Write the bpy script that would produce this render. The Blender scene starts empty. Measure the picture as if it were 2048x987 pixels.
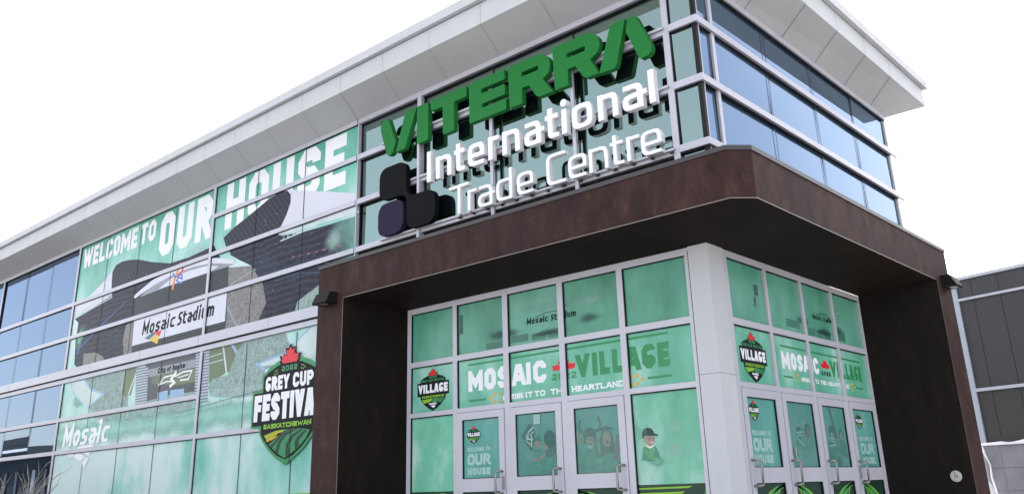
import bpy, math, random
from mathutils import Vector, Matrix
from mathutils.geometry import delaunay_2d_cdt
R = math.radians
random.seed(7)
S = bpy.context.scene
COL = S.collection

# ------------------------------------------------------------------ camera
CAM = Vector((4.4955, -8.4805, 1.1116))
yaw, pitch, roll = -0.72392, 0.33321, -0.03017
fw = Vector((math.sin(yaw) * math.cos(pitch), math.cos(yaw) * math.cos(pitch), math.sin(pitch)))
rt = Vector((math.cos(yaw), -math.sin(yaw), 0))
up = rt.cross(fw)
r2 = rt * math.cos(roll) + up * math.sin(roll)
u2 = up * math.cos(roll) - rt * math.sin(roll)
cd = bpy.data.cameras.new('camera')
cam = bpy.data.objects.new('camera', cd)
COL.objects.link(cam)
M = Matrix((r2, u2, -fw)).transposed().to_4x4()
M.translation = CAM
cam.matrix_world = M
cd.sensor_width = 36
cd.lens = 1762.94 / 2048 * 36
cd.shift_y = -121.65 / 2048
cd.clip_end = 3000
S.camera = cam

# ------------------------------------------------------------------ world, sun, exposure
SUN_EL, SUN_AZ = R(36), R(-40)         # behind the building, to the left of +Y
w = bpy.data.worlds.new('World')
S.world = w
w.use_nodes = True
nt = w.node_tree
nt.nodes.clear()
def N(t, tree=nt, **kw):
    n = tree.nodes.new(t)
    for k, v in kw.items():
        setattr(n, k, v)
    return n
out = N('ShaderNodeOutputWorld')
sky = N('ShaderNodeTexSky', sky_type='NISHITA')
sky.sun_disc = False
sky.sun_elevation = SUN_EL
sky.sun_rotation = SUN_AZ
sky.air_density = 1.0
sky.dust_density = 1.5
sky.altitude = 600
bg = N('ShaderNodeBackground')
bg.inputs['Strength'].default_value = 0.12
# thin bright cloud over the half of the sky towards the sun, broken cloud elsewhere
tc = N('ShaderNodeTexCoord')
dotn = N('ShaderNodeVectorMath', operation='DOT_PRODUCT')
dotn.inputs[1].default_value = Vector((-0.62, 0.70, 0.36)).normalized()
nt.links.new(tc.outputs['Generated'], dotn.inputs[0])
noi = N('ShaderNodeTexNoise')
noi.inputs['Scale'].default_value = 2.2
noi.inputs['Detail'].default_value = 6
nt.links.new(tc.outputs['Generated'], noi.inputs['Vector'])
ma = N('ShaderNodeMath', operation='MULTIPLY_ADD')
ma.inputs[1].default_value = 0.2
nt.links.new(noi.outputs['Fac'], ma.inputs[0])
nt.links.new(dotn.outputs['Value'], ma.inputs[2])
mr = N('ShaderNodeMapRange', interpolation_type='SMOOTHSTEP')
mr.inputs['From Min'].default_value = 0.55
mr.inputs['From Max'].default_value = 0.88
mr.inputs['To Min'].default_value = 0.15
mr.inputs['To Max'].default_value = 1.0
nt.links.new(ma.outputs[0], mr.inputs['Value'])
mx = N('ShaderNodeMix', data_type='RGBA')
mx.inputs['B'].default_value = (14.5, 14.7, 15.0, 1)
nt.links.new(mr.outputs['Result'], mx.inputs['Factor'])
nt.links.new(sky.outputs['Color'], mx.inputs['A'])
nt.links.new(mx.outputs['Result'], bg.inputs['Color'])
nt.links.new(bg.outputs[0], out.inputs[0])

sd = bpy.data.lights.new('sun', 'SUN')
sd.energy = 2.6
sd.angle = R(0.6)
sd.color = (1.0, 0.95, 0.88)
so = bpy.data.objects.new('sun', sd)
COL.objects.link(so)
sdir = Vector((math.sin(SUN_AZ) * math.cos(SUN_EL), math.cos(SUN_AZ) * math.cos(SUN_EL), math.sin(SUN_EL)))
so.rotation_euler = sdir.to_track_quat('Z', 'Y').to_euler()
so.location = (0, 30, 30)

S.view_settings.view_transform = 'Standard'
S.view_settings.look = 'None'
S.view_settings.exposure = 1.52
S.view_settings.gamma = 1
S.view_settings.use_curve_mapping = False
S.view_settings.use_white_balance = True          # camera white balance set for open shade
S.view_settings.white_balance_temperature = 7300
S.view_settings.white_balance_tint = 14
S.render.engine = 'CYCLES'
S.cycles.caustics_reflective = False
S.cycles.caustics_refractive = False
S.cycles.max_bounces = 6

# ------------------------------------------------------------------ materials
def lin(c):
    c = c / 255
    return c / 12.92 if c <= 0.04045 else ((c + 0.055) / 1.055) ** 2.4
def C8(r, g, b, k=0.8):
    return (min(lin(r) * k, .85), min(lin(g) * k, .85), min(lin(b) * k, .85), 1)

class NT:
    def __init__(s, name):
        s.m = bpy.data.materials.new(name)
        s.m.use_nodes = True
        s.t = s.m.node_tree
        s.b = s.t.nodes['Principled BSDF']
        s.out = s.t.nodes['Material Output']
        s.co = None
    def n(s, ty, **kw):
        x = s.t.nodes.new(ty)
        for k, v in kw.items():
            setattr(x, k, v)
        return x
    def l(s, a, b):
        s.t.links.new(a, b)
    def coord(s):
        if s.co is None:
            s.co = s.n('ShaderNodeTexCoord').outputs['Object']
        return s.co
    def noise(s, scale, detail=4, rough=.55, stretch=None):
        x = s.n('ShaderNodeTexNoise')
        x.inputs['Scale'].default_value = scale
        x.inputs['Detail'].default_value = detail
        x.inputs['Roughness'].default_value = rough
        v = s.coord()
        if stretch:
            mp = s.n('ShaderNodeMapping')
            mp.inputs['Scale'].default_value = stretch
            s.l(v, mp.inputs['Vector'])
            v = mp.outputs[0]
        s.l(v, x.inputs['Vector'])
        return x.outputs['Fac']
    def ramp(s, fac, stops):
        x = s.n('ShaderNodeValToRGB')
        cr = x.color_ramp
        while len(cr.elements) < len(stops):
            cr.elements.new(.5)
        for e, (p, c) in zip(cr.elements, stops):
            e.position = p
            e.color = c
        s.l(fac, x.inputs[0])
        return x.outputs[0]
    def mix(s, fac, a, b, bt='MIX'):
        x = s.n('ShaderNodeMix', data_type='RGBA', blend_type=bt)
        for k, v in (('Factor', fac), ('A', a), ('B', b)):
            if hasattr(v, 'default_value'):
                s.l(v, x.inputs[k])
            else:
                x.inputs[k].default_value = v
        return x.outputs['Result']
    def set(s, rough=.5, spec=.5, metal=0., coat=0.):
        s.b.inputs['Roughness'].default_value = rough
        s.b.inputs['Specular IOR Level'].default_value = spec
        s.b.inputs['Metallic'].default_value = metal
        s.b.inputs['Coat Weight'].default_value = coat
        return s
    def col(s, c):
        if hasattr(c, 'default_value'):
            s.l(c, s.b.inputs['Base Color'])
        else:
            s.b.inputs['Base Color'].default_value = c
        return s
    def bump(s, h, dist=.002, strength=.4):
        x = s.n('ShaderNodeBump')
        x.inputs['Distance'].default_value = dist
        x.inputs['Strength'].default_value = strength
        s.l(h, x.inputs['Height'])
        s.l(x.outputs[0], s.b.inputs['Normal'])
        return s

MAT = {}
def plain(name, c, rough=.5, spec=.5, metal=0., var=.08, scale=3.):
    t = NT(name).set(rough, spec, metal)
    lo = tuple(v * (1 - var) for v in c[:3]) + (1,)
    hi = tuple(min(1, v * (1 + var)) for v in c[:3]) + (1,)
    t.col(t.ramp(t.noise(scale, 5), [(.3, lo), (.7, hi)]))
    MAT[name] = t.m
    return t

plain('aluminium', C8(205, 204, 214), .38, .5, 0.15, .05, 1.3)
plain('aluminium_door', C8(208, 206, 214), .35, .5, 0.1, .04, 1.3)
def weathered(name, c, streak, rough=.5, spec=.35):
    t = NT(name).set(rough, spec)
    a = t.ramp(t.noise(1.0, 6, .6, (5, 5, .5)), [(.35, tuple(v * (1 - streak) for v in c[:3]) + (1,)), (.62, c)])
    b = t.ramp(t.noise(.5, 5, .6), [(.35, (.93, .93, .925, 1)), (.65, (1, 1, 1, 1))])
    t.col(t.mix(1.0, a, b, 'MULTIPLY'))
    MAT[name] = t.m
weathered('panel_white', C8(214, 215, 217), .035)
weathered('soffit_panel', C8(212, 213, 215), .03)
plain('joint_dark', (.02, .02, .022, 1), .7, .2)
plain('gasket', (.006, .006, .007, 1), .6, .3)
plain('seam_grey', C8(120, 122, 126), .7, .2)
plain('flashing', (.055, .05, .052, 1), .4, .5, .3)
plain('trim_light', C8(150, 138, 128, .7), .4, .5, .2)
plain('steel', (.30, .29, .27, 1), .4, .5, .9)
plain('lamp_dark', (.010, .010, .0105, 1), .6, .12)
plain('lens', C8(150, 150, 146, .6), .3, .5)
plain('snow', (.82, .83, .85, 1), .9, .1)
plain('cladding', C8(86, 84, 86, .48), .45, .4, 0, .05, .6)
plain('cladding_trim', C8(196, 200, 210), .45, .4)
plain('corner_blue', C8(176, 188, 200), .4, .5)
plain('block', C8(150, 150, 156), .9, .2, 0, .15, 2.)
plain('concrete', (.55, .55, .55, 1), .9, .2, 0, .12, .5)
plain('paint_green', C8(24, 142, 66, .62), .5, .15, 0, .02)
plain('paint_white', (.83, .83, .84, 1), .4, .4, 0, .01)
plain('paint_black', C8(34, 34, 40, .35), .6, .06, 0, .03)
plain('paint_purple', C8(64, 50, 84, .5), .6, .08, 0, .03)
plain('interior_dark', (.035, .045, .05, 1), .8, .2)
plain('interior_pale', (.55, .56, .57, 1), .8, .2)
plain('hall_dark', (.02, .024, .026, 1), .8, .2)
plain('twig', C8(170, 160, 150), .9, .1, 0, .3, 20)
# brown mottled wall panel with vertical weathering streaks
t = NT('portal_brown').set(.6, .08)
a = t.noise(1.0, 7, .7, (4.5, 4.5, 2.4))
b = t.noise(2.2, 5, .6)
c1 = t.ramp(a, [(.30, C8(52, 36, 36)), (.52, C8(70, 50, 47)), (.75, C8(90, 65, 59))])
c2 = t.mix(t.ramp(b, [(.50, (0, 0, 0, 1)), (.66, (.5, .5, .5, 1))]), c1, C8(52, 42, 46))
c3 = t.mix(t.ramp(t.noise(5, 6, .7, (1.6, 1.6, 1.0)), [(.60, (0, 0, 0, 1)), (.68, (.6, .6, .6, 1))]), c2, C8(92, 66, 58))
t.col(c3)
MAT['portal_brown'] = t.m
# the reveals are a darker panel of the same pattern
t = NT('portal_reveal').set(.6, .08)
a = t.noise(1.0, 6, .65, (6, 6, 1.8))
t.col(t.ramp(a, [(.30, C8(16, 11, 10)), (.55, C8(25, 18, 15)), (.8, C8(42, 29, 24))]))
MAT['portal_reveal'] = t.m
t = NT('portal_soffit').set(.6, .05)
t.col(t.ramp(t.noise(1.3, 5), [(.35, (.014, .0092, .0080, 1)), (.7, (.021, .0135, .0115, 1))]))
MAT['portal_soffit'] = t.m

# glass: strongly reflecting coated panes over a dark room, one teal and one blue tint
def glassmat(name, tint, body, refl, see=0., fres=.5):
    t = NT(name)
    t.t.nodes.remove(t.b)
    g = t.n('ShaderNodeBsdfGlossy')
    g.inputs['Color'].default_value = tint
    g.inputs['Roughness'].default_value = 0.0
    d = t.n('ShaderNodeBsdfDiffuse')
    d.inputs['Color'].default_value = body
    base = d.outputs[0]
    if see:
        tr = t.n('ShaderNodeBsdfTransparent')
        tr.inputs['Color'].default_value = (.55, .68, .80, 1)
        m0 = t.n('ShaderNodeMixShader')
        m0.inputs[0].default_value = see
        t.l(d.outputs[0], m0.inputs[1])
        t.l(tr.outputs[0], m0.inputs[2])
        base = m0.outputs[0]
    m = t.n('ShaderNodeMixShader')
    lw = t.n('ShaderNodeLayerWeight')
    lw.inputs['Blend'].default_value = .25
    mm = t.n('ShaderNodeMath', operation='MULTIPLY_ADD', use_clamp=True)
    mm.inputs[1].default_value = fres
    mm.inputs[2].default_value = refl
    t.l(lw.outputs['Fresnel'], mm.inputs[0])
    t.l(mm.outputs[0], m.inputs[0])
    t.l(base, m.inputs[1])
    t.l(g.outputs[0], m.inputs[2])
    # slight waviness of real panes
    bp = t.n('ShaderNodeBump')
    bp.inputs['Distance'].default_value = .01
    bp.inputs['Strength'].default_value = .06
    t.l(t.noise(.9, 1), bp.inputs['Height'])
    t.l(bp.outputs[0], g.inputs['Normal'])
    t.l(m.outputs[0], t.out.inputs[0])
    MAT[name] = t.m
glassmat('glass_teal', (.60, .82, .74, 1), (.005, .011, .010, 1), .38)
glassmat('glass_blue', (.58, .74, 1.0, 1), (.012, .022, .035, 1), .26)
glassmat('glass_clear_blue', (.58, .76, 1.0, 1), (.03, .055, .085, 1), .32, .22, .15)
glassmat('glass_door', (.7, .8, .8, 1), (.01, .02, .02, 1), .3)

# printed window film
def film(name, c, rough=.3, spec=.25, var=.05, scale=2.):
    return plain(name, c, rough, spec, 0, var, scale)
def cloudfilm(name, stops, scale=.9, zgrad=None):
    t = NT(name).set(.28, .45)
    n1 = t.noise(scale, 6, .62, (1, 1, .62))
    fac = n1
    if zgrad:
        sp = t.n('ShaderNodeSeparateXYZ')
        t.l(t.coord(), sp.inputs[0])
        mr = t.n('ShaderNodeMapRange', clamp=True)
        mr.inputs['From Min'].default_value = zgrad[0]
        mr.inputs['From Max'].default_value = zgrad[1]
        mr.inputs['To Min'].default_value = .12
        mr.inputs['To Max'].default_value = -.2
        t.l(sp.outputs['Z'], mr.inputs['Value'])
        ad = t.n('ShaderNodeMath', operation='ADD')
        t.l(n1, ad.inputs[0])
        t.l(mr.outputs[0], ad.inputs[1])
        fac = ad.outputs[0]
    t.col(t.ramp(fac, stops))
    MAT[name] = t.m
cloudfilm('film_cloud', [(.30, C8(74, 170, 144)), (.44, C8(112, 200, 176)), (.55, C8(158, 220, 206)), (.66, C8(214, 238, 234))], .6, (5.2, 7.0))
cloudfilm('film_door', [(.32, C8(84, 172, 142)), (.5, C8(110, 196, 166)), (.66, C8(168, 220, 204))], 1.3)
cloudfilm('film_transom_shaded', [(.3, C8(64, 142, 114)), (.5, C8(88, 170, 142)), (.7, C8(124, 192, 170))], 1.2)  # top-row film in darker greens: shade under the canopy painted into the colour
cloudfilm('film_panel', [(.32, C8(86, 186, 150)), (.5, C8(124, 206, 176)), (.66, C8(190, 230, 216))], 1.6)
cloudfilm('film_dooricon', [(.25, C8(76, 150, 138)), (.5, C8(98, 174, 162)), (.75, C8(142, 200, 192))], 1.5)
film('ink_white', (.80, .80, .82, 1), .35, .4, .02)
film('ink_lavender', C8(226, 226, 238), .35, .4, .05, 1.2)
film('ink_offwhite', C8(206, 226, 222), .35, .4, .10, 2.)
film('ink_grey', C8(150, 156, 164), .35, .4, .12, 3)
film('ink_black', C8(32, 35, 42), .5, .1, .05)
film('ink_navy', C8(46, 48, 64), .32, .45, .2, 2)
film('ink_red', C8(240, 40, 48), .35, .4, .03)
film('ink_green', C8(40, 150, 92), .35, .4, .04)
film('ink_lime', C8(140, 198, 52), .35, .4, .04)
film('ink_darkgreen', C8(20, 62, 48), .35, .4, .04)
film('ink_amber', C8(250, 172, 30), .35, .4, .03)
film('ink_orange', C8(250, 140, 60), .35, .4, .03)
film('ink_blue', C8(52, 100, 200), .35, .4, .05)
film('ink_skyblue', C8(150, 190, 225), .35, .4, .05)
film('ink_teal', C8(45, 100, 120), .35, .4, .05)
film('ink_yellow', C8(236, 200, 60), .35, .4, .03)
film('ink_field', C8(104, 118, 84), .35, .4, .15, 2)
film('ink_skin', C8(188, 152, 136), .4, .25, .28, 16)
film('ink_hair', C8(98, 84, 84), .4, .25, .45, 22)
film('ink_jersey', C8(88, 158, 134), .4, .25, .32, 11)
film('ink_haze', C8(70, 130, 112), .35, .4, .12, 2)
film('ink_haze_dark', C8(52, 100, 92), .35, .4, .15, 3)
film('ink_haze_light', C8(128, 190, 168), .35, .4, .08, 2)
film('ink_fog', C8(168, 208, 200), .35, .4, .08, 3)
film('ink_helmet', C8(60, 64, 84), .4, .25, .4, 14)
film('ink_magenta', C8(160, 92, 116), .4, .25, .3, 12)
# dark stands of the printed stadium, fading into green mist on the right
t = NT('ink_stand').set(.4, .12)
n1 = t.noise(1.2, 6, .65)
n2 = t.noise(14, 4, .7)
wv = t.n('ShaderNodeTexWave', wave_type='BANDS', bands_direction='Z')
wv.inputs['Scale'].default_value = 2.6
wv.inputs['Distortion'].default_value = 5.0
wv.inputs['Detail'].default_value = 3
wv.inputs['Detail Scale'].default_value = .7
t.l(t.coord(), wv.inputs['Vector'])
tier = t.ramp(wv.outputs['Fac'], [(.25, C8(38, 39, 51)), (.6, C8(48, 49, 63)), (.92, C8(58, 61, 78))])
basec = t.mix(t.ramp(n2, [(.55, (0, 0, 0, 1)), (.75, (.55, .55, .55, 1))]), tier, C8(92, 100, 124))
basec = t.mix(t.ramp(t.noise(1.7, 3), [(.5, (0, 0, 0, 1)), (.7, (.5, .5, .5, 1))]), basec, C8(58, 74, 92))
sp = t.n('ShaderNodeSeparateXYZ')
t.l(t.coord(), sp.inputs[0])
mr_ = t.n('ShaderNodeMapRange', clamp=True)
mr_.inputs['From Min'].default_value = -7.7
mr_.inputs['From Max'].default_value = -6.2
mr_.inputs['To Min'].default_value = -.42
mr_.inputs['To Max'].default_value = .42
t.l(sp.outputs['X'], mr_.inputs['Value'])
ad = t.n('ShaderNodeMath', operation='ADD')
t.l(n1, ad.inputs[0]); t.l(mr_.outputs[0], ad.inputs[1])
fog = t.ramp(ad.outputs[0], [(.45, (0, 0, 0, 1)), (.8, (.85, .85, .85, 1))])
t.col(t.mix(fog, basec, C8(120, 176, 164)))
MAT['ink_stand'] = t.m
# ribbed roof underside
t = NT('ink_roof').set(.4, .12)
wv = t.n('ShaderNodeTexWave', wave_type='BANDS', bands_direction='DIAGONAL')
wv.inputs['Scale'].default_value = 4.5
wv.inputs['Distortion'].default_value = 1.5
wv.inputs['Detail'].default_value = 2
t.l(t.coord(), wv.inputs['Vector'])
cc = t.ramp(wv.outputs['Fac'], [(.2, C8(48, 49, 59)), (.8, C8(64, 66, 76))])
t.col(t.mix(t.ramp(t.noise(20, 3, .7), [(.68, (0, 0, 0, 1)), (.74, (.7, .7, .7, 1))]), cc, C8(150, 152, 156)))
MAT['ink_roof'] = t.m
# crowd of spectators as printed speckle
def crowd(name, cols, scale=60):
    t = NT(name).set(.4, .25)
    v = t.n('ShaderNodeTexVoronoi')
    v.inputs['Scale'].default_value = scale
    t.l(t.coord(), v.inputs['Vector'])
    sp = t.n('ShaderNodeSeparateColor')
    t.l(v.outputs['Color'], sp.inputs[0])
    k = len(cols)
    r = t.ramp(sp.outputs[0], [(i / k, c) for i, c in enumerate(cols)])
    r.node.color_ramp.interpolation = 'CONSTANT'
    mean = tuple(sum(c[i] for c in cols) / k for i in range(3)) + (1,)
    r = t.mix(.35, r, mean)
    lo = tuple(x * .55 for x in mean[:3]) + (1,)
    hi = tuple(min(.85, x * 1.5) for x in mean[:3]) + (1,)
    soft = t.ramp(t.noise(9, 6, .75), [(.34, lo), (.5, mean), (.66, hi)])
    t.col(t.mix(.5, r, soft))
    MAT[name] = t.m
crowd('ink_crowd', [C8(120, 116, 118), C8(84, 84, 88), C8(176, 172, 170), C8(100, 96, 92), C8(140, 120, 116), C8(60, 66, 68), C8(200, 200, 196)])
crowd('ink_crowd_green', [C8(120, 170, 156), C8(196, 222, 210), C8(84, 120, 122), C8(150, 190, 176), C8(214, 226, 214), C8(80, 104, 140), C8(170, 184, 170), C8(74, 104, 100)], 60)
crowd('ink_crowd_pale', [C8(158, 200, 184), C8(190, 220, 208), C8(110, 150, 150), C8(210, 216, 196), C8(150, 190, 178), C8(90, 110, 150)], 50)
# louvres
def louvre(name, dark, light, pitch):
    t = NT(name).set(.4, .15)
    sp = t.n('ShaderNodeSeparateXYZ'); t.l(t.coord(), sp.inputs[0])
    m1 = t.n('ShaderNodeMath', operation='DIVIDE'); m1.inputs[1].default_value = pitch
    t.l(sp.outputs['Z'], m1.inputs[0])
    m2 = t.n('ShaderNodeMath', operation='FRACT'); t.l(m1.outputs[0], m2.inputs[0])
    t.col(t.ramp(m2.outputs[0], [(.0, dark), (.45, dark), (.6, light), (1, light)]))
    MAT[name] = t.m
louvre('ink_louvre', C8(42, 48, 52), C8(78, 84, 88), .05)
louvre('ink_louvre_pale', C8(128, 140, 152), C8(208, 216, 226), .055)
t = NT('asphalt').set(.85, .25)
t.col(t.ramp(t.noise(.35, 7, .65), [(.42, (.12, .12, .125, 1)), (.54, (.35, .35, .36, 1)), (.66, (.72, .73, .75, 1))]))
MAT['asphalt'] = t.m
# soft printed mist: opaque in the middle, fading out towards the edge of its sheet
def mistmat(name, c, top=.9, mode='blob', ns=3.0):
    t = NT(name).set(.3, .4)
    t.col(c)
    tcx = t.n('ShaderNodeTexCoord')
    mp = t.n('ShaderNodeMapping')
    mp.inputs['Location'].default_value = (-1, -1, 0); mp.inputs['Scale'].default_value = (2, 2, 0)
    t.l(tcx.outputs['UV'], mp.inputs[0])
    if mode == 'blob':
        ln = t.n('ShaderNodeVectorMath', operation='LENGTH'); t.l(mp.outputs[0], ln.inputs[0]); val = ln.outputs['Value']
    else:
        sp = t.n('ShaderNodeSeparateXYZ'); t.l(mp.outputs[0], sp.inputs[0])
        ab = t.n('ShaderNodeMath', operation='ABSOLUTE'); t.l(sp.outputs['Y'], ab.inputs[0]); val = ab.outputs[0]
    n_ = t.noise(ns, 5, .6)
    m1 = t.n('ShaderNodeMath', operation='MULTIPLY_ADD'); m1.inputs[1].default_value = .9
    t.l(n_, m1.inputs[0]); t.l(val, m1.inputs[2])
    al = t.ramp(m1.outputs[0], [(.4, (top, top, top, 1)), (1.15 if False else 1.0, (0, 0, 0, 1))])
    al.node.color_ramp.interpolation = 'EASE'
    # never past the edge of the sheet
    ed = t.n('ShaderNodeMapRange', clamp=True); ed.inputs['From Min'].default_value = .25; ed.inputs['From Max'].default_value = 1.0; ed.inputs['To Min'].default_value = 1; ed.inputs['To Max'].default_value = 0
    t.l(val, ed.inputs['Value'])
    mu = t.n('ShaderNodeMath', operation='MULTIPLY'); t.l(al, mu.inputs[0]); t.l(ed.outputs[0], mu.inputs[1])
    t.l(mu.outputs[0], t.b.inputs['Alpha'])
    MAT[name] = t.m
mistmat('mist_pale', C8(186, 228, 216), .6, 'blob', 1.6)
mistmat('mist_white', C8(200, 232, 222), .5, 'blob', 1.6)
mistmat('mist_teal', C8(150, 214, 196), .97, 'band', 1.6)
mistmat('mist_green', C8(112, 194, 164), .9)
mistmat('mist_dark', C8(44, 88, 84), .8, 'blob', 2.5)
mistmat('mist_lite', C8(150, 206, 188), .55, 'blob', 2.0)
def veil(name, c, a):
    t = NT(name).set(.12, .5); t.col(c); t.b.inputs['Alpha'].default_value = a; MAT[name] = t.m
veil('tinted_glass', C8(112, 176, 164, .8), .42)
veil('haze_film', C8(130, 206, 180, .8), .14)
# ground
t = NT('ground_snow').set(.9, .1)
t.col(t.ramp(t.noise(.25, 6, .6), [(.40, (.34, .34, .35, 1)), (.55, (.62, .63, .65, 1)), (.75, (.78, .79, .81, 1))]))
MAT['ground_snow'] = t.m

# ------------------------------------------------------------------ geometry helpers
class MB:
    """collects faces (with material slots) for ONE mesh object"""
    def __init__(s):
        s.v, s.f, s.mi, s.mats = [], [], [], []
    def slot(s, m):
        if m not in s.mats:
            s.mats.append(m)
        return s.mats.index(m)
    def face(s, pts, m):
        i = len(s.v)
        s.v += [tuple(p) for p in pts]
        s.f.append(tuple(range(i, i + len(pts))))
        s.mi.append(s.slot(m))
    def box(s, x0, x1, y0, y1, z0, z1, m):
        x0, x1 = sorted((x0, x1)); y0, y1 = sorted((y0, y1)); z0, z1 = sorted((z0, z1))
        p = [(x0, y0, z0), (x1, y0, z0), (x1, y1, z0), (x0, y1, z0), (x0, y0, z1), (x1, y0, z1), (x1, y1, z1), (x0, y1, z1)]
        i = len(s.v); s.v += p; k = s.slot(m)
        for f in ((0, 3, 2, 1), (4, 5, 6, 7), (0, 1, 5, 4), (1, 2, 6, 5), (2, 3, 7, 6), (3, 0, 4, 7)):
            s.f.append(tuple(i + j for j in f)); s.mi.append(k)
    def prism(s, poly, z0, z1, m):
        n = len(poly); i = len(s.v); k = s.slot(m)
        s.v += [(x, y, z0) for x, y in poly] + [(x, y, z1) for x, y in poly]
        s.f.append(tuple(i + j for j in reversed(range(n)))); s.f.append(tuple(i + n + j for j in range(n)))
        s.mi += [k, k]
        for j in range(n):
            s.f.append((i + j, i + (j + 1) % n, i + n + (j + 1) % n, i + n + j)); s.mi.append(k)
    def tube(s, pts, r, m, n=8):
        pts = [Vector(p) for p in pts]
        k = s.slot(m); rings = []
        for a, p in enumerate(pts):
            d = (pts[min(a + 1, len(pts) - 1)] - pts[max(a - 1, 0)]).normalized()
            u = d.orthogonal().normalized() if abs(d.z) > .9 else d.cross(Vector((0, 0, 1))).normalized()
            v = d.cross(u)
            rr = r[a] if isinstance(r, (list, tuple)) else r
            i = len(s.v)
            s.v += [tuple(p + (u * math.cos(2 * math.pi * q / n) + v * math.sin(2 * math.pi * q / n)) * rr) for q in range(n)]
            rings.append(i)
        for a in range(len(rings) - 1):
            for q in range(n):
                s.f.append((rings[a] + q, rings[a] + (q + 1) % n, rings[a + 1] + (q + 1) % n, rings[a + 1] + q)); s.mi.append(k)
        s.f.append(tuple(rings[0] + q for q in reversed(range(n)))); s.mi.append(k)
        s.f.append(tuple(rings[-1] + q for q in range(n))); s.mi.append(k)
    def pieces(s):
        """face lists of the far-apart pieces collected here"""
        n = len(s.v); up_ = list(range(n))
        def root(i):
            while up_[i] != i:
                up_[i] = up_[up_[i]]; i = up_[i]
            return i
        for f in s.f:
            a = root(f[0])
            for j in f[1:]:
                up_[root(j)] = a
        isl = {}
        for f in s.f:
            r = root(f[0])
            b = isl.setdefault(r, [1e9, 1e9, 1e9, -1e9, -1e9, -1e9])
            for j in f:
                for q in range(3):
                    b[q] = min(b[q], s.v[j][q]); b[q + 3] = max(b[q + 3], s.v[j][q])
        ks = list(isl)
        if len(ks) > 400: return [list(range(len(s.f)))]
        pc = {k: k for k in ks}
        def rt_(k):
            while pc[k] != k: k = pc[k]
            return k
        size = {k: max(isl[k][q + 3] - isl[k][q] for q in range(3)) for k in ks}
        for i, a in enumerate(ks):
            A = isl[a]
            for b in ks[:i]:
                B = isl[b]
                g = math.sqrt(sum(max(0, A[q] - B[q + 3], B[q] - A[q + 3]) ** 2 for q in range(3)))
                if g <= max(.02, .5 * max(size[a], size[b])) * .98: pc[rt_(a)] = rt_(b)
        out = {}
        for i, f in enumerate(s.f): out.setdefault(rt_(root(f[0])), []).append(i)
        return list(out.values())
    def build(s, name, parent=None, bevel=0., smooth=False):
        P = s.pieces(); first = None
        for fl in P:
            o = s.one(name, fl, parent, bevel, smooth)
            first = first or o
        return first
    def one(s, name, fl, parent, bevel, smooth):
        mp = {}; V = []; F = []; mats = []; MI = []
        for i in fl:
            g = []
            for j in s.f[i]:
                if j not in mp: mp[j] = len(V); V.append(s.v[j])
                g.append(mp[j])
            F.append(g)
            m = s.mats[s.mi[i]]
            if m not in mats: mats.append(m)
            MI.append(mats.index(m))
        me = bpy.data.meshes.new(name)
        me.from_pydata(V, [], F)
        for m in mats:
            me.materials.append(MAT[m])
        me.polygons.foreach_set('material_index', MI)
        if smooth:
            me.polygons.foreach_set('use_smooth', [True] * len(F))
        me.update()
        o = bpy.data.objects.new(name, me)
        COL.objects.link(o)
        if parent:
            o.parent = parent
            if parent.type == 'EMPTY':
                o.matrix_parent_inverse = Matrix.Translation(-Vector(parent.location))
        if bevel:
            b = o.modifiers.new('bevel', 'BEVEL')
            b.width = bevel; b.segments = 2; b.limit_method = 'ANGLE'
        return o

def thing(name, label, cat, loc=(0, 0, 0), group=None):
    o = bpy.data.objects.new(name, None)
    COL.objects.link(o)
    o.location = loc
    o.empty_display_size = .3
    o['label'] = label; o['category'] = cat
    if group: o['group'] = group
    return o
def tag(o, label, cat, group=None):
    o['label'] = label; o['category'] = cat
    if group: o['group'] = group
    return o

# a drawing plane: a runs to the right seen from outside, b is up, d is the distance in front of it
class Plane:
    def __init__(s, kind, base): s.k, s.b = kind, base
    def p(s, a, b, d): return (a, s.b - d, b) if s.k == 'L' else (s.b + d, a, b)
class Oblique:
    def __init__(s, o, dr):
        s.o, s.d = Vector(o), Vector(dr).normalized(); s.n = s.d.cross(Vector((0, 0, 1)))
    def p(s, a, b, d): return tuple(s.o + s.d * a + s.n * d + Vector((0, 0, b)))
LW = Plane('L', 0.0)       # upper left facade
RW = Plane('R', 0.0)       # upper right facade
LD = Plane('L', 0.664)     # left door wall
RD = Plane('R', -0.527)    # right door wall

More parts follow.
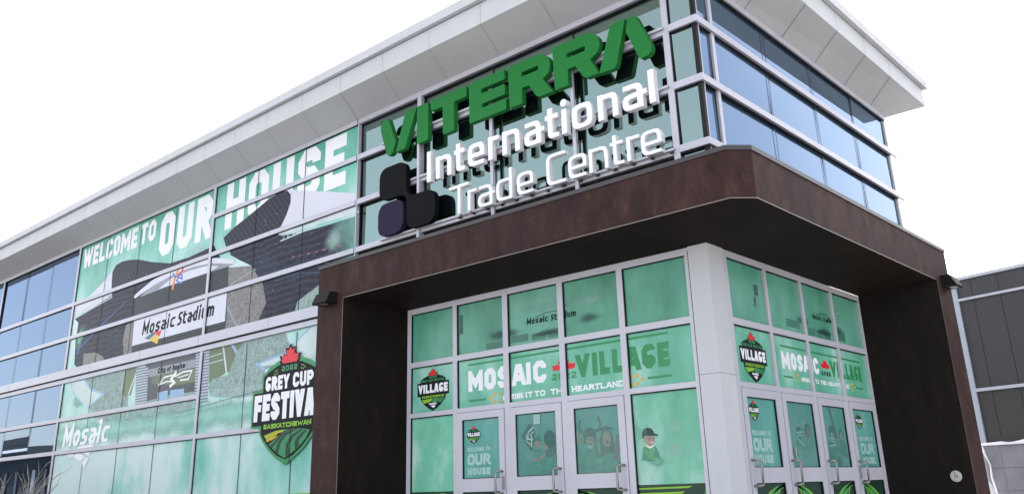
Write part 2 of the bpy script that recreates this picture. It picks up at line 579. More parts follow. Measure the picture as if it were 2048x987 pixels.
def area(p): return sum(p[i][0] * p[(i + 1) % len(p)][1] - p[(i + 1) % len(p)][0] * p[i][1] for i in range(len(p))) / 2
def inside(x, y, p):
    r = False; n = len(p)
    for i in range(n):
        (x0, y0), (x1, y1) = p[i], p[i - 1]
        if (y0 > y) != (y1 > y) and x < (x1 - x0) * (y - y0) / (y1 - y0) + x0: r = not r
    return r
def cdt(polys, holes=()):
    vs, fs = [], []
    for p in list(polys) + list(holes):
        q = []
        for v in p:
            if not q or (abs(v[0] - q[-1][0]) + abs(v[1] - q[-1][1])) > 1e-5: q.append(v)
        if (abs(q[0][0] - q[-1][0]) + abs(q[0][1] - q[-1][1])) < 1e-5: q.pop()
        if len(q) < 3: q = [(9e3, 9e3), (9e3 + 1e-3, 9e3), (9e3, 9e3 + 1e-3)]
        if area(q) < 0: q = q[::-1]
        i = len(vs); vs += [Vector(v) for v in q]; fs.append(list(range(i, i + len(q))))
    V, E, F, ov, oe, of = delaunay_2d_cdt(vs, [], fs, 0, 1e-6)
    P = [[(v[0], v[1]) for v in p] for p in polys]; H = [list(h) for h in holes]
    bb = [(min(a for a, b in p), max(a for a, b in p), min(b for a, b in p), max(b for a, b in p)) for p in P]
    T = []
    for f in F:
        q = [V[i] for i in f]
        ar = area(q)
        if abs(ar) < 1e-11: continue
        cx = sum(v[0] for v in q) / len(q); cy = sum(v[1] for v in q) / len(q)
        if any(b_[0] <= cx <= b_[1] and b_[2] <= cy <= b_[3] and inside(cx, cy, p) for p, b_ in zip(P, bb)) and not any(inside(cx, cy, h) for h in H):
            T.append(tuple(f) if ar > 0 else tuple(f)[::-1])
    return [(v.x, v.y) for v in V], T
def flat(mb, pl, polys, d, m, holes=()):
    V, T = cdt(polys, holes)
    i = len(mb.v); k = mb.slot(m); used = {}
    for f in T:
        g = []
        for j in f:
            if j not in used:
                used[j] = len(mb.v); mb.v.append(pl.p(V[j][0], V[j][1], d))
            g.append(used[j])
        mb.f.append(tuple(g)); mb.mi.append(k)
def solid(mb, pl, polys, d0, d1, m, holes=(), back=None):
    V, T = cdt(polys, holes)
    k = mb.slot(m); n = len(V); i = len(mb.v); kb = mb.slot(back) if back else k
    mb.v += [pl.p(a, b, d1) for a, b in V] + [pl.p(a, b, d0) for a, b in V]
    ed = {}
    for f in T:
        mb.f.append(tuple(i + j for j in f)); mb.mi.append(k)
        mb.f.append(tuple(i + n + j for j in reversed(f))); mb.mi.append(kb)
        for q in range(3):
            a, b = f[q], f[(q + 1) % 3]
            ed[(a, b)] = 1
    for (a, b) in ed:
        if (b, a) not in ed:
            mb.f.append((i + b, i + a, i + n + a, i + n + b)); mb.mi.append(k)
def rect(a0, a1, b0, b1): return [(a0, b0), (a1, b0), (a1, b1), (a0, b1)]
def pbox(mb, pl, a0, a1, b0, b1, d0, d1, m):
    P, Q = pl.p(a0, b0, d0), pl.p(a1, b1, d1)
    mb.box(P[0], Q[0], P[1], Q[1], P[2], Q[2], m)

def mist(name, pl, a0, a1, b0, b1, d, m, parent):
    """a soft edged patch of printed mist: a sheet with its own uv"""
    me = bpy.data.meshes.new(name)
    me.from_pydata([pl.p(a0, b0, d), pl.p(a1, b0, d), pl.p(a1, b1, d), pl.p(a0, b1, d)], [], [(0, 1, 2, 3)])
    uv = me.uv_layers.new(name='uv')
    for i, c in enumerate(((0, 0), (1, 0), (1, 1), (0, 1))): uv.data[i].uv = c
    me.materials.append(MAT[m])
    o = bpy.data.objects.new(name, me)
    COL.objects.link(o)
    o.parent = parent
    if parent.type == 'EMPTY': o.matrix_parent_inverse = Matrix.Translation(-Vector(parent.location))
    return o
# ---- stroke lettering
CAPS = {
 'A': ([[(0, 0), (.36, 1), (.64, 1), (1, 0)], [(.17, .28), (.83, .28)]], ''), 'B': ([[(0, 0), (0, 1), (.9, 1), (.9, .52), (0, .52)], [(.9, .52), (1, .48), (1, 0), (0, 0)]], 'c'),
 'C': ([[(1, .70), (1, 1), (0, 1), (0, 0), (1, 0), (1, .30)]], 'c'), 'D': ([[(0, 0), (0, 1), (1, 1), (1, 0), (0, 0), (0, .3)]], 'd'),
 'E': ([[(1, 1), (0, 1), (0, 0), (1, 0)], [(0, .5), (.85, .5)]], ''), 'F': ([[(1, 1), (0, 1), (0, 0)], [(0, .5), (.85, .5)]], ''),
 'G': ([[(1, .84), (1, 1), (0, 1), (0, 0), (1, 0), (1, .38), (.62, .38)]], 'c'), 'H': ([[(0, 0), (0, 1)], [(1, 0), (1, 1)], [(0, .5), (1, .5)]], ''),
 'I': ([[(.5, 0), (.5, 1)]], ''), 'K': ([[(0, 0), (0, 1)], [(1, 1), (.05, .45)], [(.35, .62), (1, 0)]], ''), 'L': ([[(0, 1), (0, 0), (1, 0)]], ''),
 'M': ([[(0, 0), (0, 1), (.5, .3), (1, 1), (1, 0)]], ''), 'N': ([[(0, 0), (0, 1), (1, 0), (1, 1)]], ''), 'O': ([[(0, 0), (0, 1), (1, 1), (1, 0), 'z']], 'c'),
 'P': ([[(0, 0), (0, 1), (1, 1), (1, .45), (0, .45)]], 'd'), 'R': ([[(0, 0), (0, 1), (1, 1), (1, .46), (0, .46)], [(.5, .46), (1, 0)]], 'd'),
 'S': ([[(1, .74), (1, 1), (0, 1), (0, .53), (1, .47), (1, 0), (0, 0), (0, .26)]], 'c'), 'T': ([[(0, 1), (1, 1)], [(.5, 1), (.5, 0)]], ''),
 'U': ([[(0, 1), (0, 0), (1, 0), (1, 1)]], 'c'), 'V': ([[(0, 1), (.5, 0), (1, 1)]], ''), 'W': ([[(0, 1), (.22, 0), (.5, .85), (.78, 0), (1, 1)]], ''),
 'Y': ([[(0, 1), (.5, .45), (1, 1)], [(.5, .45), (.5, 0)]], ''), '0': ([[(0, 0), (0, 1), (1, 1), (1, 0), 'z']], 'c'),
 '2': ([[(0, .74), (0, 1), (1, 1), (1, .56), (0, .28), (0, 0), (1, 0)]], 'c'), '3': ([[(0, 1), (1, 1), (1, 0), (0, 0)], [(.3, .5), (1, .5)]], 'c'), '1': ([[(.1, .8), (.5, 1), (.5, 0)]], ''),
}
# lower case: heights in x-heights
LOWER = {
 'n': ([[(0, 0), (0, 1)], [(0, 1), (1, 1), (1, 0)]], 'c'), 't': ([[(0, 1.31), (0, 0), (1, 0)], [(-.45, 1), (.95, 1)]], 'c'),
 'e': ([[(0, .46), (1, .46), (1, 1), (0, 1), (0, 0), (.95, 0)]], 'e'), 'r': ([[(0, 0), (0, 1)], [(0, .98), (0, 1), (.95, 1)]], 'c'),
 'a': ([[(.08, 1), (1, 1), (1, 0), (0, 0), (0, .52), (1, .56)]], 'a'), 'i': ([[(.5, 0), (.5, 1)]], ''), 'o': ([[(0, 0), (0, 1), (1, 1), (1, 0), 'z']], 'c'),
 'l': ([[(.5, 0), (.5, 1.335)]], ''), 'I': ([[(.5, 0), (.5, 1.487)]], ''), 'T': ([[(0, 1.5), (1, 1.5)], [(.5, 1.5), (.5, 0)]], ''), 'd': ([[(1, 1.487), (1, 0), (0, 0), (0, 1), (1, 1)]], 'd'),
 'C': ([[(1, 1.44), (0, 1.44), (0, 0), (1, 0)]], 'c'), 's': ([[(.95, 1), (0, 1), (0, .53), (1, .47), (1, 0), (.03, 0)]], 'c'), 'c': ([[(1, 1), (0, 1), (0, 0), (1, 0)]], 'c'),
 'u': ([[(0, 1), (0, 0), (1, 0), (1, 1)]], 'c'), 'm': ([[(0, 0), (0, 1)], [(0, 1), (.5, 1), (.5, 0)], [(.5, 1), (1, 1), (1, 0)]], 'c'), 'M': ([[(0, 0), (0, 1.4), (.5, .4), (1, 1.4), (1, 0)]], ''),
 'S': ([[(1, 1.38), (0, 1.38), (0, .72), (1, .66), (1, 0), (0, 0)]], 'c'), 'f': ([[(1, 1.38), (.4, 1.38), (.4, 0)], [(0, 1), (.9, 1)]], 'c'),
 'R': ([[(0, 0), (0, 1.4), (1, 1.4), (1, .65), (0, .65)], [(.5, .65), (1, 0)]], 'd'), 'g': ([[(1, 0), (0, 0), (0, 1), (1, 1), (1, -.4), (0, -.4)]], 'c'), 'y': ([[(0, 1), (0, 0), (1, 0)], [(1, 1), (1, -.4), (0, -.4)]], 'c'),
}
def rounded(pts, closed, r, seg=1):
    """cut (seg=1) or round (seg>1) the corners of a polyline"""
    o = []; n = len(pts)
    for i in range(n):
        if not closed and i in (0, n - 1): o.append(pts[i]); continue
        p0, p1, p2 = Vector(pts[i - 1]), Vector(pts[i]), Vector(pts[(i + 1) % n])
        a, b = p0 - p1, p2 - p1
        if a.length < 1e-6 or b.length < 1e-6: continue
        if abs(a.normalized().dot(b.normalized())) > .5: o.append(pts[i]); continue
        rr = min(r, a.length * .49, b.length * .49)
        s, e = p1 + a.normalized() * rr, p1 + b.normalized() * rr
        for k in range(seg + 1):
            tt = k / seg
            q = s * (1 - tt) ** 2 + p1 * 2 * tt * (1 - tt) + e * tt ** 2 if seg > 1 else (s if k == 0 else e)
            o.append((q.x, q.y))
    return o
def clip(poly, ax, lo, hi):
    for sgn, lim in ((1, lo), (-1, hi)):
        o = []
        for i in range(len(poly)):
            p, q = poly[i], poly[(i + 1) % len(poly)]
            dp, dq = sgn * (p[ax] - lim), sgn * (q[ax] - lim)
            if dp >= 0: o.append(p)
            if dp * dq < 0:
                u = dp / (dp - dq); o.append((p[0] + (q[0] - p[0]) * u, p[1] + (q[1] - p[1]) * u))
        poly = o
        if not poly: return []
    return poly
def stroke(pts, closed, wd, lo=None, hi=None, whz=None, ext=(1, 1)):
    """quads of constant width along a polyline, mitred; whz = width of horizontal strokes"""
    P = [Vector(p) for p in pts]; n = len(P)
    segs = n if closed else n - 1
    def width(d): return wd if whz is None else (whz if abs(d.x) > abs(d.y) * 2 else wd)
    D = [(P[(i + 1) % n] - P[i]).normalized() for i in range(segs)]
    if not closed:
        for idx, sg, di, ee in ((0, -1, D[0], ext[0]), (n - 1, 1, D[-1], ext[1])):
            if not ee: continue
            ax = abs(di.x) < .02 or abs(di.y) < .02
            P[idx] = P[idx] + di * sg * (wd * .5 if ax else wd * 1.2)
    def side(i, s):
        """corner i, side s=+-1"""
        def off(j):
            d = D[j]; return Vector((-d.y, d.x)) * s * width(d) / 2
        if not closed and i == 0: return P[0] + off(0)
        if not closed and i == n - 1: return P[n - 1] + off(segs - 1)
        a, b = (i - 1) % segs, i % segs
        d1, d2 = D[a], D[b]; q1, q2 = P[i] + off(a), P[i] + off(b)
        cr = d1.x * d2.y - d1.y * d2.x
        if abs(cr) < 1e-3: return q1
        u = ((q2 - q1).x * d2.y - (q2 - q1).y * d2.x) / cr
        u = max(-wd * 6, min(wd * 6, u))
        return q1 + d1 * u
    out = []
    for i in range(segs):
        j = (i + 1) % n
        q = [tuple(side(i, 1)), tuple(side(i, -1)), tuple(side(j, -1)), tuple(side(j, 1))]
        if lo is not None: q = clip(q, 1, lo, hi)
        if len(q) >= 3 and abs(area(q)) > 1e-9: out.append(q)
    return out
def glyph(ch, x0, x1, z0, h, wd, font='block', whz=None, slant=0., serif=0., cham=.6, seg=1):
    tab = CAPS if font == 'block' else LOWER
    paths, fl = tab[ch]
    polys = []
    wh = whz or wd
    for path in paths:
        closed = path[-1] == 'z'
        pts = [p for p in path if p != 'z']
        ww = max(x1 - x0 - wd, 1e-4)
        Q = [(x0 + wd / 2 + u * ww, z0 + wh / 2 + v * (h - wh)) if font == 'block' else (x0 + wd / 2 + u * ww, z0 + wh / 2 + v * (h - wh)) for u, v in pts]
        if fl:
            r = cham * wd
            if fl == 'd':
                keep = [i for i, p in enumerate(pts) if p[0] > .5] if ch in 'DPR' else [i for i, p in enumerate(pts) if p[0] < .5]
                Q2 = []
                for i, q in enumerate(Q):
                    if i in keep and 0 < i < len(Q) - 1: Q2 += rounded([Q[i - 1], q, Q[i + 1]], False, r, seg)[1:-1]
                    else: Q2.append(q)
                Q = Q2
            elif fl in 'ea':
                Q2 = []
                for i, q in enumerate(Q):
                    sq = (fl == 'e' and i == 1) or (fl == 'a' and i == 2)
                    if 0 < i < len(Q) - 1 and not sq: Q2 += rounded([Q[i - 1], q, Q[i + 1]], False, r, seg)[1:-1]
                    else: Q2.append(q)
                Q = Q2
            else:
                Q = rounded(Q, closed, r, seg)
        lo = z0 if min(p[1] for p in pts) >= 0 else None
        hi = z0 + max(h, max(q[1] for q in Q) + wh / 2) + 1e-6
        ex = [1, 1]
        if font == 'block' and not closed:
            for e, nb in ((0, 1), (-1, -2)):
                if pts[e][1] not in (0, 1) and abs(pts[e][0] - pts[nb][0]) < .01: ex[e] = 0
        polys += stroke(Q, closed, wd, (z0 if lo is not None else z0 - 9), (z0 + h if font == 'block' else hi), whz, ex)
        if serif and not closed:
            for e, nb in ((0, 1), (-1, -2)):
                if abs(Q[e][0] - Q[nb][0]) < wd * .3 and (pts[e][1] in (0, 1)):
                    zz = z0 if pts[e][1] == 0 else z0 + h - wd * .55
                    polys.append(rect(Q[e][0] - wd * serif, Q[e][0] + wd * serif, zz, zz + wd * .55))
    if ch == 'i' and font != 'block':
        r = wd * .62; cx, cz = (x0 + x1) / 2, z0 + h * 1.3
        polys.append([(cx + r * math.cos(k * .5236), cz + r * math.sin(k * .5236)) for k in range(12)])
    if slant:
        polys = [[(a + (b - z0) * slant, b) for a, b in p] for p in polys]
    return polys
ADV = {'I': .45, 'i': .42, 'l': .42, 'M': 1.4, 'W': 1.5, 'm': 1.5, 't': .8, 'f': .8, 'r': .8, 'L': .9, 'E': .9, 'F': .9, 'T': .95}
def word(text, x0, x1, z0, h, wd, font='block', gap=None, **kw):
    """polygons of a whole word fitted between x0 and x1"""
    gap = wd * .5 if gap is None else gap
    n = len(text)
    adv = [ADV.get(c, 1.0) if c != ' ' else .45 for c in text]
    unit = (x1 - x0 - gap * (n - 1)) / sum(adv)
    x = x0; out = []
    for c, a in zip(text, adv):
        if c != ' ': out += glyph(c, x, x + unit * a, z0, h, min(wd, unit * a * .98), font, **kw)
        x += unit * a + gap
    return out
# ------------------------------------------------------------------ ground
mb = MB()
mb.face([(-1500, -1500, -.02), (1500, -1500, -.02), (1500, 1500, -.02), (-1500, 1500, -.02)], 'ground_snow')
mb.build('ground')['kind'] = 'structure'
mb = MB()
mb.box(-7.6, 4.4, -5.5, 6.6, -.015, .0, 'concrete')
mb.build('pavement')['kind'] = 'structure'
mb = MB()
mb.face([(-60, -26, -.016), (40, -26, -.016), (40, 60, -.016), (-60, 60, -.016)], 'asphalt')
mb.build('parking_lot')['kind'] = 'structure'

# ------------------------------------------------------------------ the trade centre
TC = thing('trade_centre', 'large glass fronted exhibition hall with pale overhanging eaves and a brown entrance portal', 'building', (-6, 3, 0))
ZT, M1, M2, M3, BT, BL, M4, M5 = 7.026, 6.388, 5.613, 4.811, 4.048, 3.798, 2.937, 2.223
ZS = .12
XL = -40.0
YE = 6.43
HM = .042                      # half a mullion

# roof and eaves
mb = MB()
prof = [(0, 0, 7.068), (.60, .511, 7.265), (.60, .511, 7.584), (.575, .486, 7.584), (.575, .486, 7.601), (.673, .584, 7.601), (.673, .584, 7.752), (-.25, -.25, 7.77)]
def ring(o, p): return [(XL - o, -o), (p, -o), (p, YE + .03 + o * 1.08), (XL - o, YE + .03 + o * 1.08)]      # corners of the eave line
rings = [[(x + (.03 if i == 1 and o > .1 else 0), y, z + (.05 if i > 1 and o > .1 else 0)) for i, (x, y) in enumerate(ring(o, p))] for o, p, z in prof]
for i in range(len(prof) - 1):
    m = ('soffit_panel', 'panel_white', 'panel_white', 'joint_dark', 'panel_white', 'panel_white', 'panel_white')[i]
    for j in range(4):
        a, b = rings[i], rings[i + 1]
        mb.face([a[j], a[(j + 1) % 4], b[(j + 1) % 4], b[j]], m)
mb.face(rings[-1], 'panel_white')
def strip(p, q, nrm, wdt=.006):
    p, q, nrm = Vector(p), Vector(q), Vector(nrm)
    s = (q - p).cross(nrm).normalized() * wdt
    mb.face([p - s, p + s, q + s, q - s], 'seam_grey')
x = -1.01
for k in range(30):
    xx = -1.01 - 1.077 * k
    xo = 4.4955 + (xx - 4.4955) * .974
    strip((xo, -.602, 7.265), (xo, -.602, 7.584), (0, -1, 0), .0025)
    strip((xx, -.004, 7.066), (xo, -.597, 7.261), (0, -.3, -.95), .0025)
for k in range(6):
    yy = .26 + 1.1 * k
    yo = -8.48 + (yy + 8.48) * .974
    u_ = (yo + .6) / (YE + .03 + .648 + .6); dx = .03 * (1 - u_); dz = .05 * u_
    strip((.514 + dx, yo, 7.265 + dz), (.514 + dx, yo, 7.584 + dz), (1, 0, 0), .003)
    strip((.004, yy, 7.064), (.508 + dx, yo, 7.260 + dz), (.3, 0, -.95), .004)
mb.build('eave', TC)

# walls, floors and roof slab inside
mb = MB()
mb.box(XL, -2.3, YE - .10, YE, 0, 7.06, 'cladding')
mb.box(XL, XL + .1, 0.1, YE - .1, 0, 7.06, 'cladding')
mb.box(XL + .1, -.12, .12, YE - .11, 4.30, 4.50, 'interior_dark')
mb.box(XL + .1, -.10, .10, YE - .11, 7.0, 7.055, 'interior_pale')
mb.box(-7.0, -6.9, .1, YE - .11, 4.5, 7.0, 'interior_dark')
mb.box(XL + .1, -7.0, 3.2, 3.3, 0, 7.0, 'interior_dark')
mb.build('wall', TC)

CAPX = [-39.5, -33.1, -27.0, -21.84, -17.02, -10.878]
def joints(x0, x1, n): return [x0 + (x1 - x0) * k / n for k in range(1, n)]
def window(parent, pl, a0, a1, rows, joint_list, capw, zb, zt, glass, lastcap=False, proud=0., deep=.032, tilt=.012):
    """one bay: glass panes, its frame (cap on its left edge and the rails) and the dark joints"""
    g = MB()
    xs = [a0] + list(joint_list) + [a1]
    zs = sorted([zb, zt] + [z for z, hh in rows if zb < z < zt - .05])
    rnd_ = random.Random(int(a0 * 1000))
    for i in range(len(xs) - 1):
        for j in range(len(zs) - 1):
            q = [-deep - tilt * rnd_.random() for _ in range(4)]
            q[3] = q[0] + q[2] - q[1]
            g.face([pl.p(xs[i], zs[j], q[0]), pl.p(xs[i + 1], zs[j], q[1]), pl.p(xs[i + 1], zs[j + 1], q[2]), pl.p(xs[i], zs[j + 1], q[3])], glass)
    wdw = g.build('window', parent)
    f = MB()
    pbox(f, pl, a0 - capw / 2, a0 + capw / 2, zb, zt + .044, -deep + .0002, 0, 'aluminium')
    if lastcap:
        pbox(f, pl, a1 - capw / 2, a1 + capw / 2, zb, zt + .044, -deep + .0002, 0, 'aluminium')
    e1 = a1 - capw / 2 - .0005
    for z, hh in rows:
        pbox(f, pl, a0 + capw / 2 + .0005, e1, z - hh, z + hh, -deep + .0002, -.003 + proud, 'aluminium')
    f.build('frame', wdw)
    k = MB()
    for z, hh in rows:
        pbox(k, pl, a0 + capw / 2, e1, z - hh - .014, z - hh - .0005, -deep + .0002, -max(.006, deep - .032), 'gasket')
    pbox(k, pl, a0 + capw / 2 + .0005, a0 + capw / 2 + .012, zb, zt - .046, -deep + .0003, -max(.012, deep - .02), 'gasket')
    for xx in joint_list:
        k.face([pl.p(xx - .009, zb, -deep + .0108), pl.p(xx + .009, zb, -deep + .0108), pl.p(xx + .009, zt - .046, -deep + .0108), pl.p(xx - .009, zt - .046, -deep + .0108)], 'gasket')
    k.build('gasket', wdw)
    return wdw
rowsL = [(ZT, .042), (M2, HM), (M3, HM), (M4, HM), (M5, HM)]
bays = [(-39.5, -33.1, 4), (-33.1, -27.0, 4), (-27.0, -21.84, 3), (-21.84, -17.02, 3), (-17.02, -10.878, 4)]
for a0, a1, n in bays:
    window(TC, LW, a0, a1, rowsL, joints(a0, a1, n), .085, ZS, ZT, 'glass_blue', tilt=0 if a1 > -17 else .012)
JT = [-9.363, -7.8685, -6.379]
window(TC, LW, -10.878, -6.93, [(M5, HM)], JT[:2], .085, ZS, 3.75, 'glass_teal', tilt=0)
window(TC, LW, -10.878, -6.379, [(ZT, HM), (M1, HM), (M2, HM), (M3, HM)], JT[:2], .085, 4.06, ZT, 'glass_teal', tilt=0)
window(TC, LW, -6.379, -4.8775, [(ZT, HM), (M1, HM), (M2, HM), (M3, HM)], [], .018, 4.06, ZT, 'glass_teal', deep=.085, tilt=.008)
window(TC, LW, -4.8775, -.4175, [(ZT, HM), (M1, HM), (M2, HM), (M3, HM)], [-3.368, -1.887], .085, 4.5, ZT, 'glass_teal', deep=.085, tilt=.008)
window(TC, LW, -.4175, -.06, [(ZT, HM), (M1, HM), (M2, HM), (M3, HM)], [], .085, 4.5, ZT, 'glass_teal', proud=.02)
window(TC, RW, .40, YE, [(ZT, HM), (M1, HM), (M2, HM), (M3, HM)], [1.8962, 3.404, 4.9145], .07, 4.5, ZT, 'glass_clear_blue', proud=.02)
window(TC, RW, .06, .365, [(ZT, HM), (M1, HM), (M2, HM), (M3, HM)], [], .02, 4.5, ZT, 'glass_clear_blue', proud=.02)
# corner post, fins turning the corner, glazed far end
mb = MB()
mb.box(-.058, -.002, .002, .058, 4.5, 6.98, 'gasket')
mb.build('corner_post', TC)
mb = MB()
for z in (M1, M2, M3):
    mb.prism([(-.36, -.035), (.035, -.035), (.035, 6.62), (-.001, 6.62), (-.001, .001), (-.36, .001)], z - .045, z + .045, 'aluminium')
mb.build('fin', TC, bevel=.006)
mb = MB()
for xx in (-.04, -.62, -1.15, -1.75, -2.27):
    mb.box(xx - .03, xx + .03, YE - .09, YE, 4.5, 7.0, 'panel_white')
mb.box(-2.28, -.07, YE - .05, YE - .045, 4.5, 7.0, 'glass_clear_blue')
mb.box(-2.29, -.03, YE - .10, YE + .001, 6.93, 7.068, 'panel_white')
mb.build('end_glazing', TC)

# spandrel band between the storeys
mb = MB()
mb.box(XL, -6.93, -.055, .05, 3.872, BT, 'aluminium')
mb.box(XL, -6.93, -.02, .05, 3.846, 3.8715, 'joint_dark')
mb.box(XL, -6.93, -.012, .05, 3.757, 3.8455, 'aluminium')
for k in range(13):
    xx = -8.62 - 1.54 * 1.5 * k
    mb.box(xx - .003, xx + .003, -.0565, -.0555, 3.873, BT - .001, 'seam_grey')
mb.build('spandrel', TC)
mb = MB()
mb.box(XL, -6.93, -.02, .06, -.02, ZS - .001, 'concrete')
mb.build('plinth', TC)

# ------------------------------------------------------------------ entrance portal
PY, QX = -.265, .525
PT, PB, PI = 4.54, 3.992, 3.84
O = [(-6.288, PY), (.325, PY), (QX, -.057), (QX, 5.776)]
mb = MB()
br = 'portal_brown'
mb.face([(-6.925, PY, 0), (-6.288, PY, 0), (-6.288, PY, PB), (-6.925, PY, PB)], br)
mb.face([(-6.925, PY, PB), (.325, PY, PB), (.325, PY, PT), (-6.925, PY, PT)], br)
mb.face([(.325, PY, PB), (QX, -.057, PB), (QX, -.057, PT), (.325, PY, PT)], br)
mb.face([(QX, -.057, PB), (QX, 6.44, PB), (QX, 6.44, PT), (QX, -.057, PT)], br)
mb.face([(QX, 5.776, 0), (QX, 6.44, 0), (QX, 6.44, PB), (QX, 5.776, PB)], br)
mb.face([(-6.925, PY, 0), (-6.925, .05, 0), (-6.925, .05, PT), (-6.925, PY, PT)], br)
mb.face([(QX, 6.44, 0), (-.6, 6.44, 0), (-.6, 6.44, PT), (QX, 6.44, PT)], br)
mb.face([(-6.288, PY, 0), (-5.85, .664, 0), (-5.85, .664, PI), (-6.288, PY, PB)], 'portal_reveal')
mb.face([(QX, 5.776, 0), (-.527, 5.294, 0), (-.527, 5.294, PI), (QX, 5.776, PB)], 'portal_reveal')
mb.face([(-6.925, PY, PT), (.325, PY, PT), (QX, -.057, PT), (QX, 6.44, PT), (-.045, 6.44, PT), (-.045, .045, PT), (-6.925, .045, PT)], 'flashing')
PORTAL = mb.build('entrance_portal', TC)
mb = MB()
inner = [(-5.85, .664), (-.53, .664), (-.527, .668), (-.527, 5.294)]
for i in range(3):
    a, b, c, d = O[i], O[i + 1], inner[i + 1], inner[i]
    mb.face([(*a, PB), (*b, PB), (*c, PI), (*d, PI)], 'portal_soffit')
mb.build('soffit', PORTAL)
mb = MB()
def chain(pts, z0, z1, off0, off1, m):
    """a strip wrapped round the outside of the portal"""
    fr = [(-6.94, PY, 0, -1), (.325, PY, 0, -1), (QX, -.057, 1, 0), (QX, 6.455, 1, 0)]
    dv = [(0, -1), (.35, -.9), (.95, -.3), (1, 0)]
    o = [(fr[i][0] + dv[i][0] * off1, fr[i][1] + dv[i][1] * off1) for i in range(4)]
    n_ = [(fr[i][0] + dv[i][0] * off0, fr[i][1] + dv[i][1] * off0) for i in range(4)]
    for i in range(3):
        mb.face([(*o[i], z0), (*o[i + 1], z0), (*o[i + 1], z1), (*o[i], z1)], m)
        mb.face([(*o[i], z1), (*o[i + 1], z1), (*n_[i + 1], z1), (*n_[i], z1)], m)
        mb.face([(*n_[i], z0), (*n_[i + 1], z0), (*o[i + 1], z0), (*o[i], z0)], m)
    mb.face([(*n_[0], z0), (*o[0], z0), (*o[0], z1), (*n_[0], z1)], m)
    mb.face([(*o[3], z0), (*n_[3], z0), (*n_[3], z1), (*o[3], z1)], m)
chain(None, 4.538, 4.592, -.25, .014, 'flashing')
mb.build('flashing', PORTAL)
mb = MB()
e = .005
mb.face([(-6.288, PY - .002, PB - e), (.325, PY - .002, PB - e), (.325, PY - .002, PB + e), (-6.288, PY - .002, PB + e)], 'trim_light')
mb.face([(.325, PY - .002, PB - e), (QX + .002, -.057, PB - e), (QX + .002, -.057, PB + e), (.325, PY - .002, PB + e)], 'trim_light')
mb.face([(QX + .002, -.057, PB - e), (QX + .002, 5.776, PB - e), (QX + .002, 5.776, PB + e), (QX + .002, -.057, PB + e)], 'trim_light')
mb.face([(-6.288 - e, PY - .002, 0), (-6.288 + e, PY - .002, 0), (-6.288 + e, PY - .002, PB - e), (-6.288 - e, PY - .002, PB - e)], 'trim_light')
mb.face([(QX + .002, 5.776 - e, 0), (QX + .002, 5.776 + e, 0), (QX + .002, 5.776 + e, PB - e), (QX + .002, 5.776 - e, PB - e)], 'trim_light')
mb.build('edge_trim', PORTAL)

# ------------------------------------------------------------------ entrance glazing and doors
TOPD, RA, RB = 3.84, 2.975, 2.2265
V_L = [(-5.85, -5.765), (-4.851, -4.765), (-3.848, -3.752), (-2.846, -2.752), (-1.86, -1.772), (-.845, -.79)]
V_R = [(1.03, 1.125), (2.075, 2.150), (3.135, 3.21), (4.165, 4.245), (5.235, 5.294)]
def entrance(pl, V, sill_bays):
    g = MB()
    pbox(g, pl, V[0][0], V[-1][1], .02, TOPD, -.05, -.035, 'glass_door')
    wdw = g.build('entrance_window', TC)
    f = MB()
    for a, b in V:
        pbox(f, pl, a, b, 0, TOPD - .001, -.034, 0, 'aluminium_door')
    for i in range(len(V) - 1):
        a, b = V[i][1] + .0005, V[i + 1][0] - .0005
        pbox(f, pl, a, b, TOPD - .085, TOPD - .001, -.034, -.002, 'aluminium_door')
        pbox(f, pl, a, b, RA - .04, RA + .04, -.034, -.002, 'aluminium_door')
        pbox(f, pl, a, b, RB - .033, RB + .033, -.034, -.002, 'aluminium_door')
        if i in sill_bays:
            pbox(f, pl, a, b, .0, .12, -.034, -.002, 'aluminium_door')
    f.build('frame', wdw)
    k = MB()
    for i in range(len(V) - 1):
        a, b = V[i][1], V[i + 1][0]
        zz = [(RA + .041, TOPD - .086), (RB + .034, RA - .041)] + ([(.121, RB - .034)] if i in sill_bays else [])
        for z0, z1 in zz:
            pbox(k, pl, a + .0005, a + .011, z0, z1, -.0342, -.008, 'gasket')
            pbox(k, pl, a + .0115, b - .0005, z1 - .012, z1 - .0005, -.0342, -.008, 'gasket')
    k.build('gasket', wdw)
